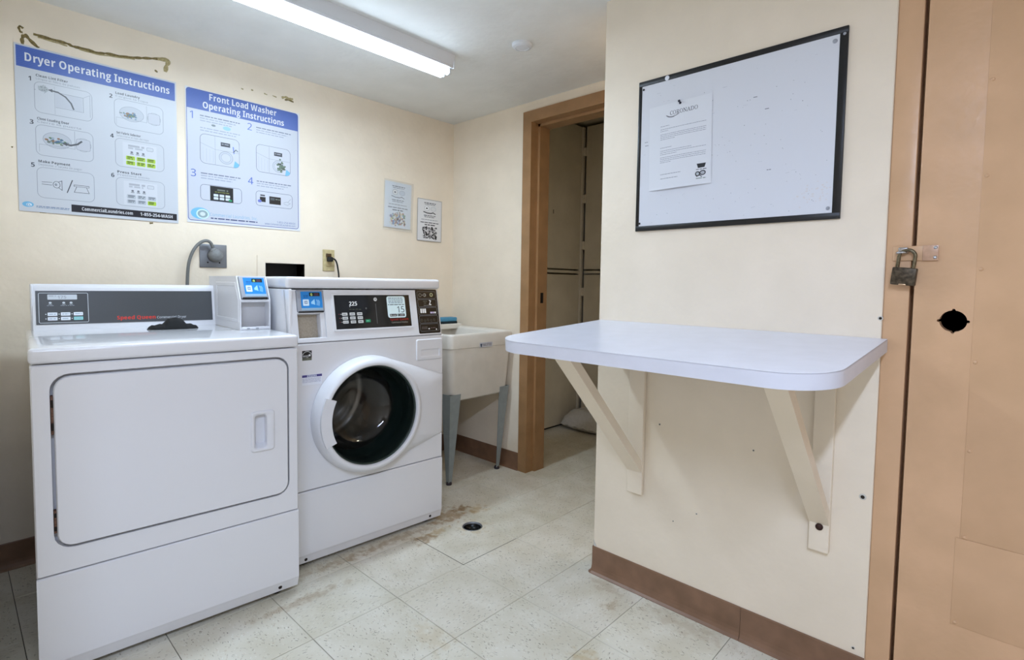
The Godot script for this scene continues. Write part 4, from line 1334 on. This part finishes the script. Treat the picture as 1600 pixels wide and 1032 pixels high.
# ---------------------------------------------------------------- posters on the back wall
func posters() -> void:
	var blue := Color(0.235, 0.345, 0.65)
	var blue2 := Color(0.30, 0.42, 0.72)
	var bg := Color(0.775, 0.785, 0.81)
	var ink := Color(0.22, 0.23, 0.26)
	var grey := Color(0.55, 0.57, 0.61)
	var white := Color(0.86, 0.865, 0.88)
	var c := Canvas.new(514, 606, 2.6, bg, self)
	c.rect(5, 6, 504, 75, blue)
	for k in 12: c.rect(5, 8 + k * 6.2, 504, 1.6, blue2)
	c.text("Dryer Operating Instructions", 29, 57, 41, white, 460)
	var caps := [["Clean Lint Filter", "Limpie el filtro de pelusas"], ["Load Laundry", "Cargue la ropa"], ["Close Loading Door", "Cierre la puerta"], ["Set Fabric Selector", "Seleccione el tipo de ropa"], ["Make Payment", "Depositar o tarjeta de pagar"], ["Press Start", "Presione inicio"]]
	for k in 6:
		var left := k % 2 == 0
		var row := k / 2
		var x := 52.0 if left else 293.0
		var y := 122.0 + row * 157.5
		c.text(str(k + 1), x - 15, y + 3, 22, ink, 0, "bold", 0)
		c.text(caps[k][0], x + 6, y - 17, 12.5, ink, 92 if left else 82)
		c.text(caps[k][1], x + 6, y - 6, 10.5, grey, 128 if left else 110, "plain")
		c.frame(x, y, 171, 114, 20, 1.5, grey, bg)
	# 1: lint screen lifted out of the top
	c.line([Vector2(110, 130), Vector2(110, 232)], 1, grey)
	c.rect(112, 150, 80, 56, Color(0.745, 0.755, 0.785))
	c.line([Vector2(112, 206), Vector2(195, 206), Vector2(195, 150), Vector2(112, 150)], 1.2, grey)
	c.line([Vector2(195, 150), Vector2(216, 135), Vector2(216, 220)], 1.0, grey)
	c.ell(78, 146, 15, 11, Color(0.66, 0.68, 0.70))
	for k in 30: c.ell(78 + rng.randfn(0, 8), 146 + rng.randfn(0, 6), 1.6, 1.2, Color(0.5, 0.52, 0.54))
	c.line([Vector2(96, 146), Vector2(120, 148), Vector2(142, 160), Vector2(158, 180), Vector2(165, 200)], 5, Color(0.33, 0.34, 0.36))
	c.poly(PackedVector2Array([Vector2(92, 146), Vector2(104, 140), Vector2(104, 153)]), Color(0.33, 0.34, 0.36))
	# 2 and 3: drum with laundry, door open
	for q in [[300.0, 135.0, false], [62.0, 290.0, true]]:
		var x: float = q[0]
		var y: float = q[1]
		c.ring(x + 52, y + 40, 42, 30, 1.3, grey, Color(0.72, 0.735, 0.765))
		c.line([Vector2(x, y + 62), Vector2(x + 104, y + 62), Vector2(x + 104, y - 5)], 1.2, grey)
		c.line([Vector2(x, y + 62), Vector2(x, y + 90)], 1.0, grey)
		c.ring(x + 130, y + 42, 24, 26, 1.3, grey, bg)
		c.frame(x + 108, y + 20, 44, 44, 8, 1.3, grey, Color(0.75, 0.76, 0.79))
		for k in 46:
			c.ell(x + 50 + rng.randfn(0, 14), y + 44 + rng.randfn(0, 5), rng.randf_range(2, 6), rng.randf_range(1.5, 3.5), [Color(0.36, 0.47, 0.30), Color(0.28, 0.40, 0.52), Color(0.42, 0.45, 0.42), Color(0.46, 0.56, 0.62), Color(0.55, 0.40, 0.30)][rng.randi() % 5])
		if q[2]:
			c.line([Vector2(x + 72, y + 48), Vector2(x + 92, y + 50), Vector2(x + 112, y + 42), Vector2(x + 124, y + 30)], 6, Color(0.33, 0.34, 0.36))
			c.poly(PackedVector2Array([Vector2(x + 66, y + 47), Vector2(x + 80, y + 41), Vector2(x + 80, y + 55)]), Color(0.33, 0.34, 0.36))
	# 4 and 6: dryer keypad
	for q in [[293.0, 279.5, 3], [293.0, 437.0, 1]]:
		var x: float = q[0]
		var y: float = q[1]
		c.rect(x + 26, y + 12, 118, 96, Color(0.80, 0.81, 0.835))
		c.words(x + 44, y + 20, 56, 8, Color(0.66, 0.67, 0.70), rng)
		c.words(x + 44, y + 30, 50, 7, Color(0.69, 0.70, 0.73), rng)
		c.frame(x + 108, y + 20, 24, 15, 4, 1.3, grey, bg)
		for k in 3:
			c.ell(x + 56 + k * 20, y + 50, 4.5, 4, Color(0.42, 0.43, 0.46))
			c.rect(x + 50 + k * 20, y + 55, 12, 3.5, Color(0.5, 0.51, 0.54))
		for rr_ in 2:
			for k in 3:
				var lit: bool = (q[2] == 3) or (k == 2 and rr_ == 1)
				c.rr(x + 36 + k * 36, y + 66 + rr_ * 20, 31, 17, 4, Color(0.66, 0.78, 0.24) if lit else Color(0.70, 0.72, 0.75))
				c.words(x + 40 + k * 36, y + 69 + rr_ * 20, 23, 4, Color(0.26, 0.33, 0.16) if lit else Color(0.42, 0.44, 0.47), rng)
				c.words(x + 40 + k * 36, y + 75 + rr_ * 20, 20, 3.5, Color(0.30, 0.37, 0.18) if lit else Color(0.46, 0.48, 0.5), rng)
	# 5: coin or card
	c.line([Vector2(66, 492), Vector2(94, 490)], 1.4, ink)
	c.line([Vector2(66, 500), Vector2(94, 500)], 1.4, ink)
	c.ring(108, 497, 11, 13, 1.5, ink, bg)
	c.ell(106, 497, 4, 5, grey)
	c.line([Vector2(114, 486), Vector2(124, 480), Vector2(124, 516), Vector2(114, 508)], 1.5, ink)
	c.line([Vector2(139, 522), Vector2(155, 474)], 3, ink)
	c.line([Vector2(160, 490), Vector2(206, 490), Vector2(206, 496), Vector2(160, 496), Vector2(160, 490)], 1.4, ink)
	c.line([Vector2(168, 496), Vector2(160, 518), Vector2(206, 518), Vector2(198, 496)], 1.4, ink)
	# foot
	c.ell(25, 580, 16, 10, Color(0.42, 0.68, 0.83))
	c.ell(28, 581, 8, 6, Color(0.80, 0.88, 0.93))
	c.text("CL", 22, 585, 10, Color(0.20, 0.40, 0.55))
	c.words(48, 583, 96, 2.4, Color(0.28, 0.38, 0.56), rng)
	c.words(48, 587.5, 94, 1.8, Color(0.35, 0.45, 0.60), rng)
	c.rect(150, 566, 358, 28, Color(0.12, 0.12, 0.15))
	c.text("CommercialLaundries.com", 182, 586, 18, white, 166)
	c.text("1-855-254-WASH", 374, 586, 18, white, 118)
	var p := put("instruction_poster", printed(0.514, 0.606, 0.002), print_mat("dryer poster print", c.tex(), 0.32))
	p.position = Vector3(0.193, 1.9415, ZW + 0.0022)
	meta(p, "large poster titled Dryer Operating Instructions with six steps", "poster", "operating instruction posters")

	var pale := Color(0.765, 0.78, 0.815)
	c = Canvas.new(512, 592, 2.6, white, self)
	c.rr(3, 3, 502, 580, 14, Color(0.24, 0.28, 0.55))
	c.rr(5.5, 5.5, 497, 575, 12, pale)
	c.rr(5.5, 5.5, 497, 80, 12, blue)
	c.rect(5.5, 40, 497, 50, blue)
	for k in 13: c.rect(5.5, 9 + k * 6.2, 497, 1.6, blue2)
	c.text("Front Load Washer", 96, 39, 39, white, 300)
	c.text("Operating Instructions", 69, 79, 39, white, 364)
	var num := Color(0.30, 0.40, 0.72)
	for k in 4:
		var left := k % 2 == 0
		var x := 55.0 if left else 297.0
		c.text(str(k + 1), x - 38, 134.0 if k < 2 else 388.0, 46, num, 0, "plain")
		var ty := 112.0 if k < 2 else 366.0
		for r in (5 if k == 0 else 3):
			c.words(x + 2, ty + r * 11 + (20 if k == 0 and r > 2 else 0), 168 - 18 * (r % 3), 4.2, Color(0.40, 0.43, 0.52) if r == 0 else Color(0.60, 0.63, 0.70), rng)
	c.ell(112, 148, 9, 5, Color(0.45, 0.48, 0.5))
	c.ell(168, 150, 17, 9, Color(0.55, 0.74, 0.90))
	for q in [[55.0, 192.0], [297.0, 191.0]]:
		var x: float = q[0]
		var y: float = q[1]
		c.frame(x, y, 167, 132, 22, 1.8, Color(0.40, 0.43, 0.50), pale)
		c.line([Vector2(x + 2, y + 42), Vector2(x + 62, y + 62)], 1.1, grey)
		c.line([Vector2(x + 62, y + 3), Vector2(x + 62, y + 128)], 1.3, grey)
		c.line([Vector2(x + 62, y + 62), Vector2(x + 164, y + 62)], 1.1, grey)
		for k in 4: c.line([Vector2(x + 12 + k * 14, y + 60 + k * 3), Vector2(x + 12 + k * 14, y + 122)], 1.0, Color(0.66, 0.69, 0.74))
		c.rect(x + 86, y + 24, 40, 18, Color(0.20, 0.21, 0.24))
		c.words(x + 90, y + 30, 30, 4, Color(0.6, 0.62, 0.66), rng)
		c.ring(x + 108, y + 92, 30, 29, 1.6, grey, Color(0.73, 0.75, 0.79))
		c.ring(x + 108, y + 92, 21, 20, 1.2, grey, pale)
		c.poly(PackedVector2Array([Vector2(x + 140, y + 130), Vector2(x + 146, y + 100), Vector2(x + 164, y + 112), Vector2(x + 164, y + 122), Vector2(x + 152, y + 130)]), Color(0.45, 0.70, 0.86))
	c.poly(PackedVector2Array([Vector2(192, 228), Vector2(197, 228), Vector2(200, 258), Vector2(196, 262)]), Color(0.42, 0.50, 0.78))
	c.line([Vector2(196, 252), Vector2(206, 240), Vector2(214, 246)], 3.4, Color(0.30, 0.32, 0.36))
	for k in 50: c.ell(418 + rng.randfn(0, 8), 282 + rng.randfn(0, 13), rng.randf_range(2, 6), rng.randf_range(2, 6), [Color(0.30, 0.38, 0.28), Color(0.38, 0.46, 0.40), Color(0.26, 0.30, 0.26)][rng.randi() % 3])
	c.frame(54, 417, 176, 71, 16, 1.8, Color(0.40, 0.43, 0.50), pale)
	c.rect(94, 420, 98, 66, Color(0.13, 0.14, 0.15))
	c.words(124, 432, 46, 7, Color(0.42, 0.45, 0.42), rng)
	c.words(114, 444, 60, 3, Color(0.55, 0.58, 0.30), rng)
	for r in 2:
		for k in 3: c.rr(108 + k * 25, 455 + r * 14, 20, 11, 2, Color(0.80, 0.83, 0.86))
	c.rr(172, 474, 14, 8, 2, Color(0.2, 0.6, 0.4))
	c.frame(294, 414, 179, 71, 16, 1.8, Color(0.40, 0.43, 0.50), pale)
	c.rect(315, 430, 22, 7, Color(0.25, 0.26, 0.3))
	c.rect(313, 441, 27, 24, Color(0.12, 0.13, 0.15))
	c.ell(312, 462, 9, 7, Color(0.42, 0.46, 0.74))
	c.rect(358, 434, 56, 37, Color(0.10, 0.11, 0.13))
	c.rect(364, 440, 20, 12, Color(0.30, 0.33, 0.36))
	c.words(388, 444, 22, 4, Color(0.5, 0.55, 0.52), rng)
	c.line([Vector2(428, 458), Vector2(444, 452), Vector2(462, 458), Vector2(448, 468), Vector2(430, 464)], 1.6, grey)
	c.line([Vector2(450, 452), Vector2(464, 436)], 1.6, grey)
	c.ell(52, 549, 38, 26, Color(0.46, 0.72, 0.87))
	c.ring(62, 551, 26, 22, 5, Color(0.80, 0.90, 0.95), Color(0.56, 0.64, 0.66))
	c.ell(62, 551, 11, 9, Color(0.80, 0.84, 0.84))
	c.text("Commercial Laundries, Inc.", 91, 557, 21, Color(0.52, 0.68, 0.80), 210, "plain")
	c.words(95, 564, 205, 5, Color(0.22, 0.25, 0.42), rng)
	c.text("1-855-254-WASH", 487, 561, 13, Color(0.36, 0.42, 0.62), 92, "plain", 2)
	c.text("www.CommercialLaundries.com", 487, 573, 13, Color(0.36, 0.42, 0.62), 152, "plain", 2)
	p = put("instruction_poster", printed(0.512, 0.592, 0.002), print_mat("washer poster print", c.tex(), 0.32))
	p.position = Vector3(0.7415, 1.9385, ZW + 0.0022)
	meta(p, "large poster titled Front Load Washer Operating Instructions with four steps", "poster", "operating instruction posters")

	# two small flyers in plastic sleeves near the corner
	for k in 2:
		c = Canvas.new(194, 274, 3.0, Color(0.87, 0.89, 0.92) if k == 0 else Color(0.87, 0.86, 0.86), self)
		var dark := Color(0.34, 0.36, 0.42) if k == 0 else Color(0.10, 0.10, 0.11)
		if k == 1: c.frame(1, 1, 192, 272, 2, 2.0, Color(0.32, 0.30, 0.30), Color(0.87, 0.86, 0.86))
		c.words(52, 22, 92, 5, dark, rng)
		c.words(56, 32, 84, 4, dark.lerp(Color.WHITE, 0.3), rng)
		c.ring(72, 60, 19, 17, 2, Color(0.56, 0.58, 0.62), Color(0.93, 0.93, 0.93))
		c.ell(72, 60, 7, 5, dark)
		c.ring(124, 60, 22, 15, 2, Color(0.66, 0.68, 0.72), Color(0.80, 0.83, 0.88) if k == 0 else Color(0.85, 0.85, 0.85))
		c.line([Vector2(48, 84), Vector2(74, 90), Vector2(104, 90), Vector2(122, 84), Vector2(140, 92)], 6 if k == 1 else 4, dark)
		c.words(50, 104, 92, 5, dark.lerp(Color.WHITE, 0.2), rng)
		c.words(54, 114, 80, 4, dark.lerp(Color.WHITE, 0.25), rng)
		c.words(30, 132, 130, 4, Color(0.56, 0.55, 0.58), rng)
		c.words(24, 150, 144, 5, dark.lerp(Color.WHITE, 0.1), rng)
		c.words(56, 164, 82, 6, dark, rng)
		for b in 150:
			var px := rng.randf_range(42, 150)
			var py := rng.randf_range(182, 256)
			var col: Color
			if k == 0: col = [Color(0.72, 0.50, 0.46), Color(0.46, 0.56, 0.74), Color(0.50, 0.62, 0.52), Color(0.84, 0.78, 0.62), Color(0.36, 0.30, 0.34), Color(0.60, 0.50, 0.50), Color(0.86, 0.86, 0.84)][rng.randi() % 7]
			else: col = [Color(0.08, 0.08, 0.09), Color(0.16, 0.15, 0.16), Color(0.80, 0.79, 0.79), Color(0.55, 0.54, 0.55)][rng.randi() % 4]
			c.ell(px, py, rng.randf_range(3, 9), rng.randf_range(3, 8), col, rng.randf() * 3)
		p = put("flyer", printed(0.186 if k == 0 else 0.190, 0.268 if k == 0 else 0.259, 0.004), print_mat("flyer print", c.tex(), 0.3))
		p.position = Vector3(1.7605, 1.684, ZW + 0.0035) if k == 0 else Vector3(1.9915, 1.612, ZW + 0.0035)
		p.rotation.z = -0.03 if k == 0 else -0.012
		meta(p, "small pale flyer with a coloured picture at its foot" if k == 0 else "small black and white flyer with a thin dark border", "flyer", "small flyers by the corner")
		var sl := plain("clear plastic sleeve", Color(0.9, 0.92, 0.9, 0.08), 0.1)
		sl.transparency = BaseMaterial3D.TRANSPARENCY_ALPHA
		if k == 0:
			var s := box("plastic_sleeve", Vector3(-0.010, -0.285, 0.0052), Vector3(0.198, 0.010, 0.0058), sl, p, 0.0002)

# ---------------------------------------------------------------- things on the back wall
func wall_fittings() -> void:
	# old adhesive left on the wall above the posters
	var wall = get_node("wall_back")
	for s in [
		[[Vector2(0.221, 1.9985), Vector2(0.214, 2.004), Vector2(0.209, 1.998), Vector2(0.213, 1.985), Vector2(0.219, 1.984)], 0.004, 0],
		[[Vector2(0.222, 1.976), Vector2(0.217, 1.960), Vector2(0.218, 1.94)], 0.006, 0],
		[[Vector2(0.224, 1.980), Vector2(0.240, 1.962), Vector2(0.262, 1.942)], 0.0065, 0],
		[[Vector2(0.248, 1.9885), Vector2(0.30, 1.987), Vector2(0.345, 1.986), Vector2(0.362, 1.981), Vector2(0.40, 1.983), Vector2(0.44, 1.981), Vector2(0.47, 1.988), Vector2(0.52, 1.992), Vector2(0.57, 2.003), Vector2(0.60, 2.011), Vector2(0.64, 2.021)], 0.0055, 0],
		[[Vector2(0.26, 1.981), Vector2(0.31, 1.979), Vector2(0.345, 1.977)], 0.003, 1],
		[[Vector2(0.38, 1.977), Vector2(0.43, 1.975), Vector2(0.49, 1.983), Vector2(0.56, 1.994)], 0.003, 1],
		[[Vector2(0.64, 2.021), Vector2(0.68, 2.026), Vector2(0.674, 2.004), Vector2(0.668, 1.975)], 0.0085, 1],
		[[Vector2(0.63, 1.972), Vector2(0.64, 1.965)], 0.004, 0],
		[[Vector2(0.975, 1.990), Vector2(0.985, 1.988)], 0.003, 1], [[Vector2(1.02, 1.996), Vector2(1.03, 1.995)], 0.0035, 1], [[Vector2(1.08, 1.995), Vector2(1.095, 1.992)], 0.003, 1], [[Vector2(1.12, 1.995), Vector2(1.14, 1.992)], 0.0028, 1],
		[[Vector2(1.165, 1.996), Vector2(1.185, 2.004), Vector2(1.205, 2.001), Vector2(1.222, 2.004)], 0.006, 1], [[Vector2(1.18, 1.990), Vector2(1.20, 1.994), Vector2(1.225, 1.990)], 0.0045, 0],
		[[Vector2(0.178, 1.565), Vector2(0.182, 1.563)], 0.003, 0], [[Vector2(0.60, 1.327), Vector2(0.612, 1.329)], 0.004, 0], [[Vector2(0.25, 1.335), Vector2(0.27, 1.337)], 0.003, 1]]:
		var path := []
		var pts := []
		for q in s[0]: pts.append(Vector3(q.x, q.y, ZW + 0.0003))
		path = curve(pts, 4)
		var st := mb()
		var l0 := []
		var l1 := []
		for i in path.size():
			var d: Vector3 = (path[mini(i + 1, path.size() - 1)] - path[maxi(i - 1, 0)]).normalized()
			var nrm := Vector3(-d.y, d.x, 0)
			var wd: float = s[1] * (0.55 + 0.5 * absf(sin(i * 2.3 + pts[0].x * 40)))
			l0.append(path[i] + nrm * wd)
			l1.append(path[i] - nrm * wd)
		for i in path.size() - 1:
			var up := Vector3(0, 0, 0.0022)
			var ma: Vector3 = (l0[i] + l1[i]) / 2 + up
			var mc: Vector3 = (l0[i + 1] + l1[i + 1]) / 2 + up
			quad(st, l0[i], l0[i + 1], mc, ma, 1)
			quad(st, ma, mc, l1[i + 1], l1[i], 1)
		put_child("adhesive_streak", st, M.glue if s[2] == 0 else M.glue_pale, wall)
	# dryer outlet, its plug and cord
	var o := meta(thing("power_outlet", Vector3(0.8445, 1.2, ZW)), "square grey steel outlet plate above the dryer", "power outlet")
	box("cover_plate", Vector3(-0.057, -0.053, 0.0), Vector3(0.057, 0.053, 0.005), M.dull_steel, o, 0.002)
	var st := mb()
	lathe(st, [Vector2(0.030, 0), Vector2(0.030, 0.003), Vector2(0.027, 0.006), Vector2(0.0003, 0.006)], 32, Transform3D(Basis(Vector3.RIGHT, PI / 2), Vector3(0.004, 0.002, 0.004)))
	obj("socket", st, M.black, o)
	for a in [-0.024, 0.026]: screw(o, Vector3(a, -0.030, 0.005), 0.0035)
	var pl := meta(thing("power_plug", Vector3(0.8485, 1.202, ZW + 0.0105)), "large grey dryer plug with a looping grey cord", "plug")
	st = mb()
	lathe(st, [Vector2(0.030, 0), Vector2(0.0305, 0.010), Vector2(0.028, 0.024), Vector2(0.022, 0.034), Vector2(0.0003, 0.036)], 32, Transform3D(Basis(Vector3.RIGHT, PI / 2), Vector3(0, 0, 0)))
	obj("plug_body", st, painted("grey plug plastic", Color(0.50, 0.50, 0.50), 0.5, 0.1, 0.0, 15.0), pl)
	st = mb()
	rbox(st, Vector3(-0.014, 0.0, 0.004), Vector3(0.014, 0.036, 0.030), 0.010, 3, Transform3D(Basis(Vector3.BACK, 0.45), Vector3.ZERO))
	obj("strain_relief", st, painted("grey plug neck", Color(0.52, 0.52, 0.52), 0.5, 0.1, 0.0, 15.0), pl)
	st = mb()
	var base := Vector3(0.8485, 1.202, ZW + 0.0105)
	var cw := []
	for q in [Vector3(0.838, 1.232, 0.026), Vector3(0.826, 1.258, 0.030), Vector3(0.806, 1.266, 0.034), Vector3(0.780, 1.254, 0.036), Vector3(0.757, 1.225, 0.036), Vector3(0.741, 1.185, 0.034), Vector3(0.733, 1.14, 0.032), Vector3(0.729, 1.06, 0.030), Vector3(0.728, 0.95, 0.030)]:
		cw.append(Vector3(q.x, q.y, ZW + q.z) - base)
	tube(st, curve(cw, 6), 0.0068, 12)
	obj("cord", st, plain("grey cord", Color(0.44, 0.44, 0.43), 0.5), pl)
	# supply box cover with its dark opening
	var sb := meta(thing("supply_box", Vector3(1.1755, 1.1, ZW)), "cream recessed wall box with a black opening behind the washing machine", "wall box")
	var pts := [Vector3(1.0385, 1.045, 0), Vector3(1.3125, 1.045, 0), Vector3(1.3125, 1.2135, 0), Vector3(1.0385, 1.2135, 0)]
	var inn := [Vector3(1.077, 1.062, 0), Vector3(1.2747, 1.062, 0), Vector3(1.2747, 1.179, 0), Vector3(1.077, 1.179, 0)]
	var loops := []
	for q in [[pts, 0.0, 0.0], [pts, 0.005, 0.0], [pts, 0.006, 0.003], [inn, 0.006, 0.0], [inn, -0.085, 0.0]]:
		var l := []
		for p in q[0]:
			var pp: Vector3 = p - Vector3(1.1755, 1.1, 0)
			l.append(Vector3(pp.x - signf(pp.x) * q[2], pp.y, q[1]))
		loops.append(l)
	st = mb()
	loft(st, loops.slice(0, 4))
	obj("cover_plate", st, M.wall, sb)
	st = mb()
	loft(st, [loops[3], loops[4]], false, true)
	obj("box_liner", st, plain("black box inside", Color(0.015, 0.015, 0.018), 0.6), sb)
	# washer outlet and plug
	o = meta(thing("power_outlet", Vector3(1.4095, 1.2045, ZW)), "aged ivory duplex outlet with a black plug above the washing machine", "power outlet")
	box("cover_plate", Vector3(-0.0335, -0.057, 0), Vector3(0.0335, 0.057, 0.005), painted("aged ivory plastic", Color(0.80, 0.73, 0.55), 0.4, 0.12, 0.0, 9.0), o, 0.002, 2)
	for y in [-0.0195, 0.0195]:
		st = mb()
		loft(st, [rrloop(-0.0165, y - 0.0135, 0.0165, y + 0.0135, 0.008, 0.0045), rrloop(-0.0155, y - 0.0125, 0.0155, y + 0.0125, 0.007, 0.0075)], false, true)
		obj("receptacle", st, painted("ivory receptacle", Color(0.78, 0.70, 0.52), 0.4, 0.1, 0.0, 9.0), o)
	screw(o, Vector3(0, 0, 0.005), 0.003)
	pl = meta(thing("power_plug", Vector3(1.408, 1.2105, ZW + 0.008)), "small black plug and cord in the ivory outlet", "plug")
	st = mb()
	rbox(st, Vector3(-0.014, -0.013, 0), Vector3(0.014, 0.012, 0.026), 0.006, 3)
	obj("plug_body", st, M.black, pl)
	box("prong_cover", Vector3(-0.016, 0.012, 0.0), Vector3(0.013, 0.030, 0.004), plain("brown socket slots", Color(0.30, 0.22, 0.12), 0.5), pl, 0.001)
	st = mb()
	tube(st, curve([Vector3(0.008, 0.002, 0.020), Vector3(0.019, 0.0, 0.026), Vector3(0.029, -0.018, 0.030), Vector3(0.037, -0.055, 0.030), Vector3(0.043, -0.10, 0.028), Vector3(0.045, -0.2, 0.026)], 6), 0.0042, 10)
	obj("cord", st, M.black, pl)
	# disc on the ceiling
	var det := meta(thing("ceiling_disc", Vector3(1.7125, CEIL, -1.5735)), "small round white cover disc on the ceiling", "ceiling disc")
	st = mb()
	lathe(st, [Vector2(0.043, 0), Vector2(0.043, -0.008), Vector2(0.040, -0.013), Vector2(0.030, -0.015), Vector2(0.0003, -0.0155)], 40)
	obj("cover", st, M.lamp_white, det)
	st = mb()
	lathe(st, [Vector2(0.031, -0.0146), Vector2(0.030, -0.0165), Vector2(0.028, -0.0165), Vector2(0.027, -0.0148)], 40)
	obj("cover_ring", st, M.lamp_white, det)

func put_child(called: String, st: SurfaceTool, m: Material, parent) -> void:
	# CSG parents take ordinary meshes as parts
	st.generate_normals()
	var o := MeshInstance3D.new()
	o.name = called
	o.mesh = st.commit()
	o.material_override = m
	parent.add_child(o, true)

# ---------------------------------------------------------------- utility sink
func sink() -> void:
	var t := meta(thing("utility_sink", Vector3(2.02, 0, -2.38)), "cream plastic utility sink on grey metal legs beside the washing machine", "sink")
	var x0 := 1.783 - 2.02
	var x1 := 2.262 - 2.02
	var z0 := -2.660 + 2.38
	var z1 := -2.110 + 2.38
	var f := func(i: float, y: float, r: float) -> Array:
		var l := []
		for p in rrloop(x0 + i, -z1 + i, x1 - i, -z0 - i, r, 0, 5): l.append(Vector3(p.x, y, -p.y))
		return l
	var st := mb()
	loft(st, [f.call(0.045, 0.465, 0.03), f.call(0.028, 0.462, 0.035), f.call(0.020, 0.472, 0.04), f.call(0.006, 0.743, 0.035), f.call(0.0015, 0.747, 0.035), f.call(0.0, 0.812, 0.03), f.call(0.003, 0.822, 0.03), f.call(0.008, 0.824, 0.028), f.call(0.042, 0.818, 0.03), f.call(0.048, 0.808, 0.03), f.call(0.075, 0.50, 0.04), f.call(0.12, 0.487, 0.03)], true, true, [0, 1, 2, 4, 5, 6, 7, 8, 9, 10])
	obj("basin", st, M.tub, t)
	var deck := box("faucet_deck", Vector3(x0 + 0.03, 0.806, z0 + 0.012), Vector3(x1 - 0.012, 0.838, z0 + 0.11), M.tub, t, 0.006, 2)
	# two-sided pressed legs, tapering to a small foot
	for s in [[0, 1], [1, 1], [0, 0], [1, 0]]:
		st = mb()
		var sx := 1.0 if s[0] == 0 else -1.0
		var sz := -1.0 if s[1] == 1 else 1.0
		var top := Vector3((x0 + 0.016) if s[0] == 0 else (x1 - 0.016), 0.50, (z1 - 0.016) if s[1] == 1 else (z0 + 0.016))
		var foot := Vector3(top.x + sx * 0.030, 0.012, top.z + sz * 0.042)
		var ls := []
		for q in [[top, 0.075], [foot, 0.022]]:
			var a: Vector3 = q[0]
			var w: float = q[1]
			ls.append([a, a + Vector3(sx * w, 0, 0), a + Vector3(sx * w, 0, sz * 0.004), a + Vector3(sx * 0.004, 0, sz * 0.004), a + Vector3(sx * 0.004, 0, sz * w), a + Vector3(0, 0, sz * w)])
		loft(st, ls, true, true)
		var lg := obj("leg", st, M.leg, t)
		st = mb()
		lathe(st, [Vector2(0.015, 0), Vector2(0.016, 0.008), Vector2(0.013, 0.017), Vector2(0.0003, 0.018)], 16, Transform3D(Basis(), foot + Vector3(sx * 0.010, -0.012, sz * 0.010)))
		obj("foot", st, plain("dark leveller foot", Color(0.18, 0.15, 0.18), 0.5), lg)
	var c := Canvas.new(44, 12, 10.0, Color(0.80, 0.80, 0.82), self)
	c.poly(PackedVector2Array([Vector2(2, 3), Vector2(10, 3), Vector2(8, 11), Vector2(4, 11)]), Color(0.32, 0.36, 0.44))
	c.text("MUSTEE", 12, 9.5, 9.5, Color(0.40, 0.36, 0.40), 29)
	sheet("maker_badge", c.tex(), 0.098, 0.027, Transform3D(Basis(), Vector3(-0.030, 0.770, z1 + 0.0012)), t)
	# scrubbing sponge on the deck
	var sp := meta(thing("sponge", Vector3(2.150, 0.838, -2.603)), "blue topped scrubbing sponge with dark pad on the sink", "sponge")
	box("scrub_pad", Vector3(-0.06, 0.0, -0.035), Vector3(0.077, 0.014, 0.035), plain("dark teal scrub pad", Color(0.04, 0.13, 0.16), 0.9), sp, 0.004, 2)
	box("foam", Vector3(-0.06, 0.014, -0.035), Vector3(0.075, 0.039, 0.035), painted("blue foam", Color(0.34, 0.60, 0.74), 0.9, 0.15, 0.0, 30.0), sp, 0.006, 2)

func small_things() -> void:
	# soft black cap-like bundle on the dryer
	var th := -0.072
	var at := Vector3(0.1407, 0.908, -1.8295) + Vector3(0.402, 0, -0.47).rotated(Vector3.UP, th)
	var t := meta(thing("black_cap", at, th), "small crumpled black fabric cap lying on the dryer top", "cap")
	var st := mb()
	var n := 20
	var g := []
	for i in n + 1:
		var row := []
		for j in 15:
			var u := i / float(n) * 2 - 1
			var a := j / 14.0 * PI
			var h := 0.018 * sqrt(maxf(0, 1 - pow(absf(u), 4.0))) + 0.023 * exp(-pow((u - 0.05) / 0.36, 4.0)) + 0.002 * sin(u * 21)
			var dp := 0.042 * sqrt(maxf(0, 1 - pow(absf(u), 3.0))) + 0.002
			row.append(Vector3(u * 0.082, maxf(0.0, h * sin(a)), dp * cos(a)))
		g.append(row)
	for i in n:
		for j in 14:
			quad(st, g[i][j], g[i + 1][j], g[i + 1][j + 1], g[i][j + 1], 1)
		quad(st, g[i][0], g[i][14], g[i + 1][14], g[i + 1][0], -1)
	obj("crown", st, M.cloth_black, t)
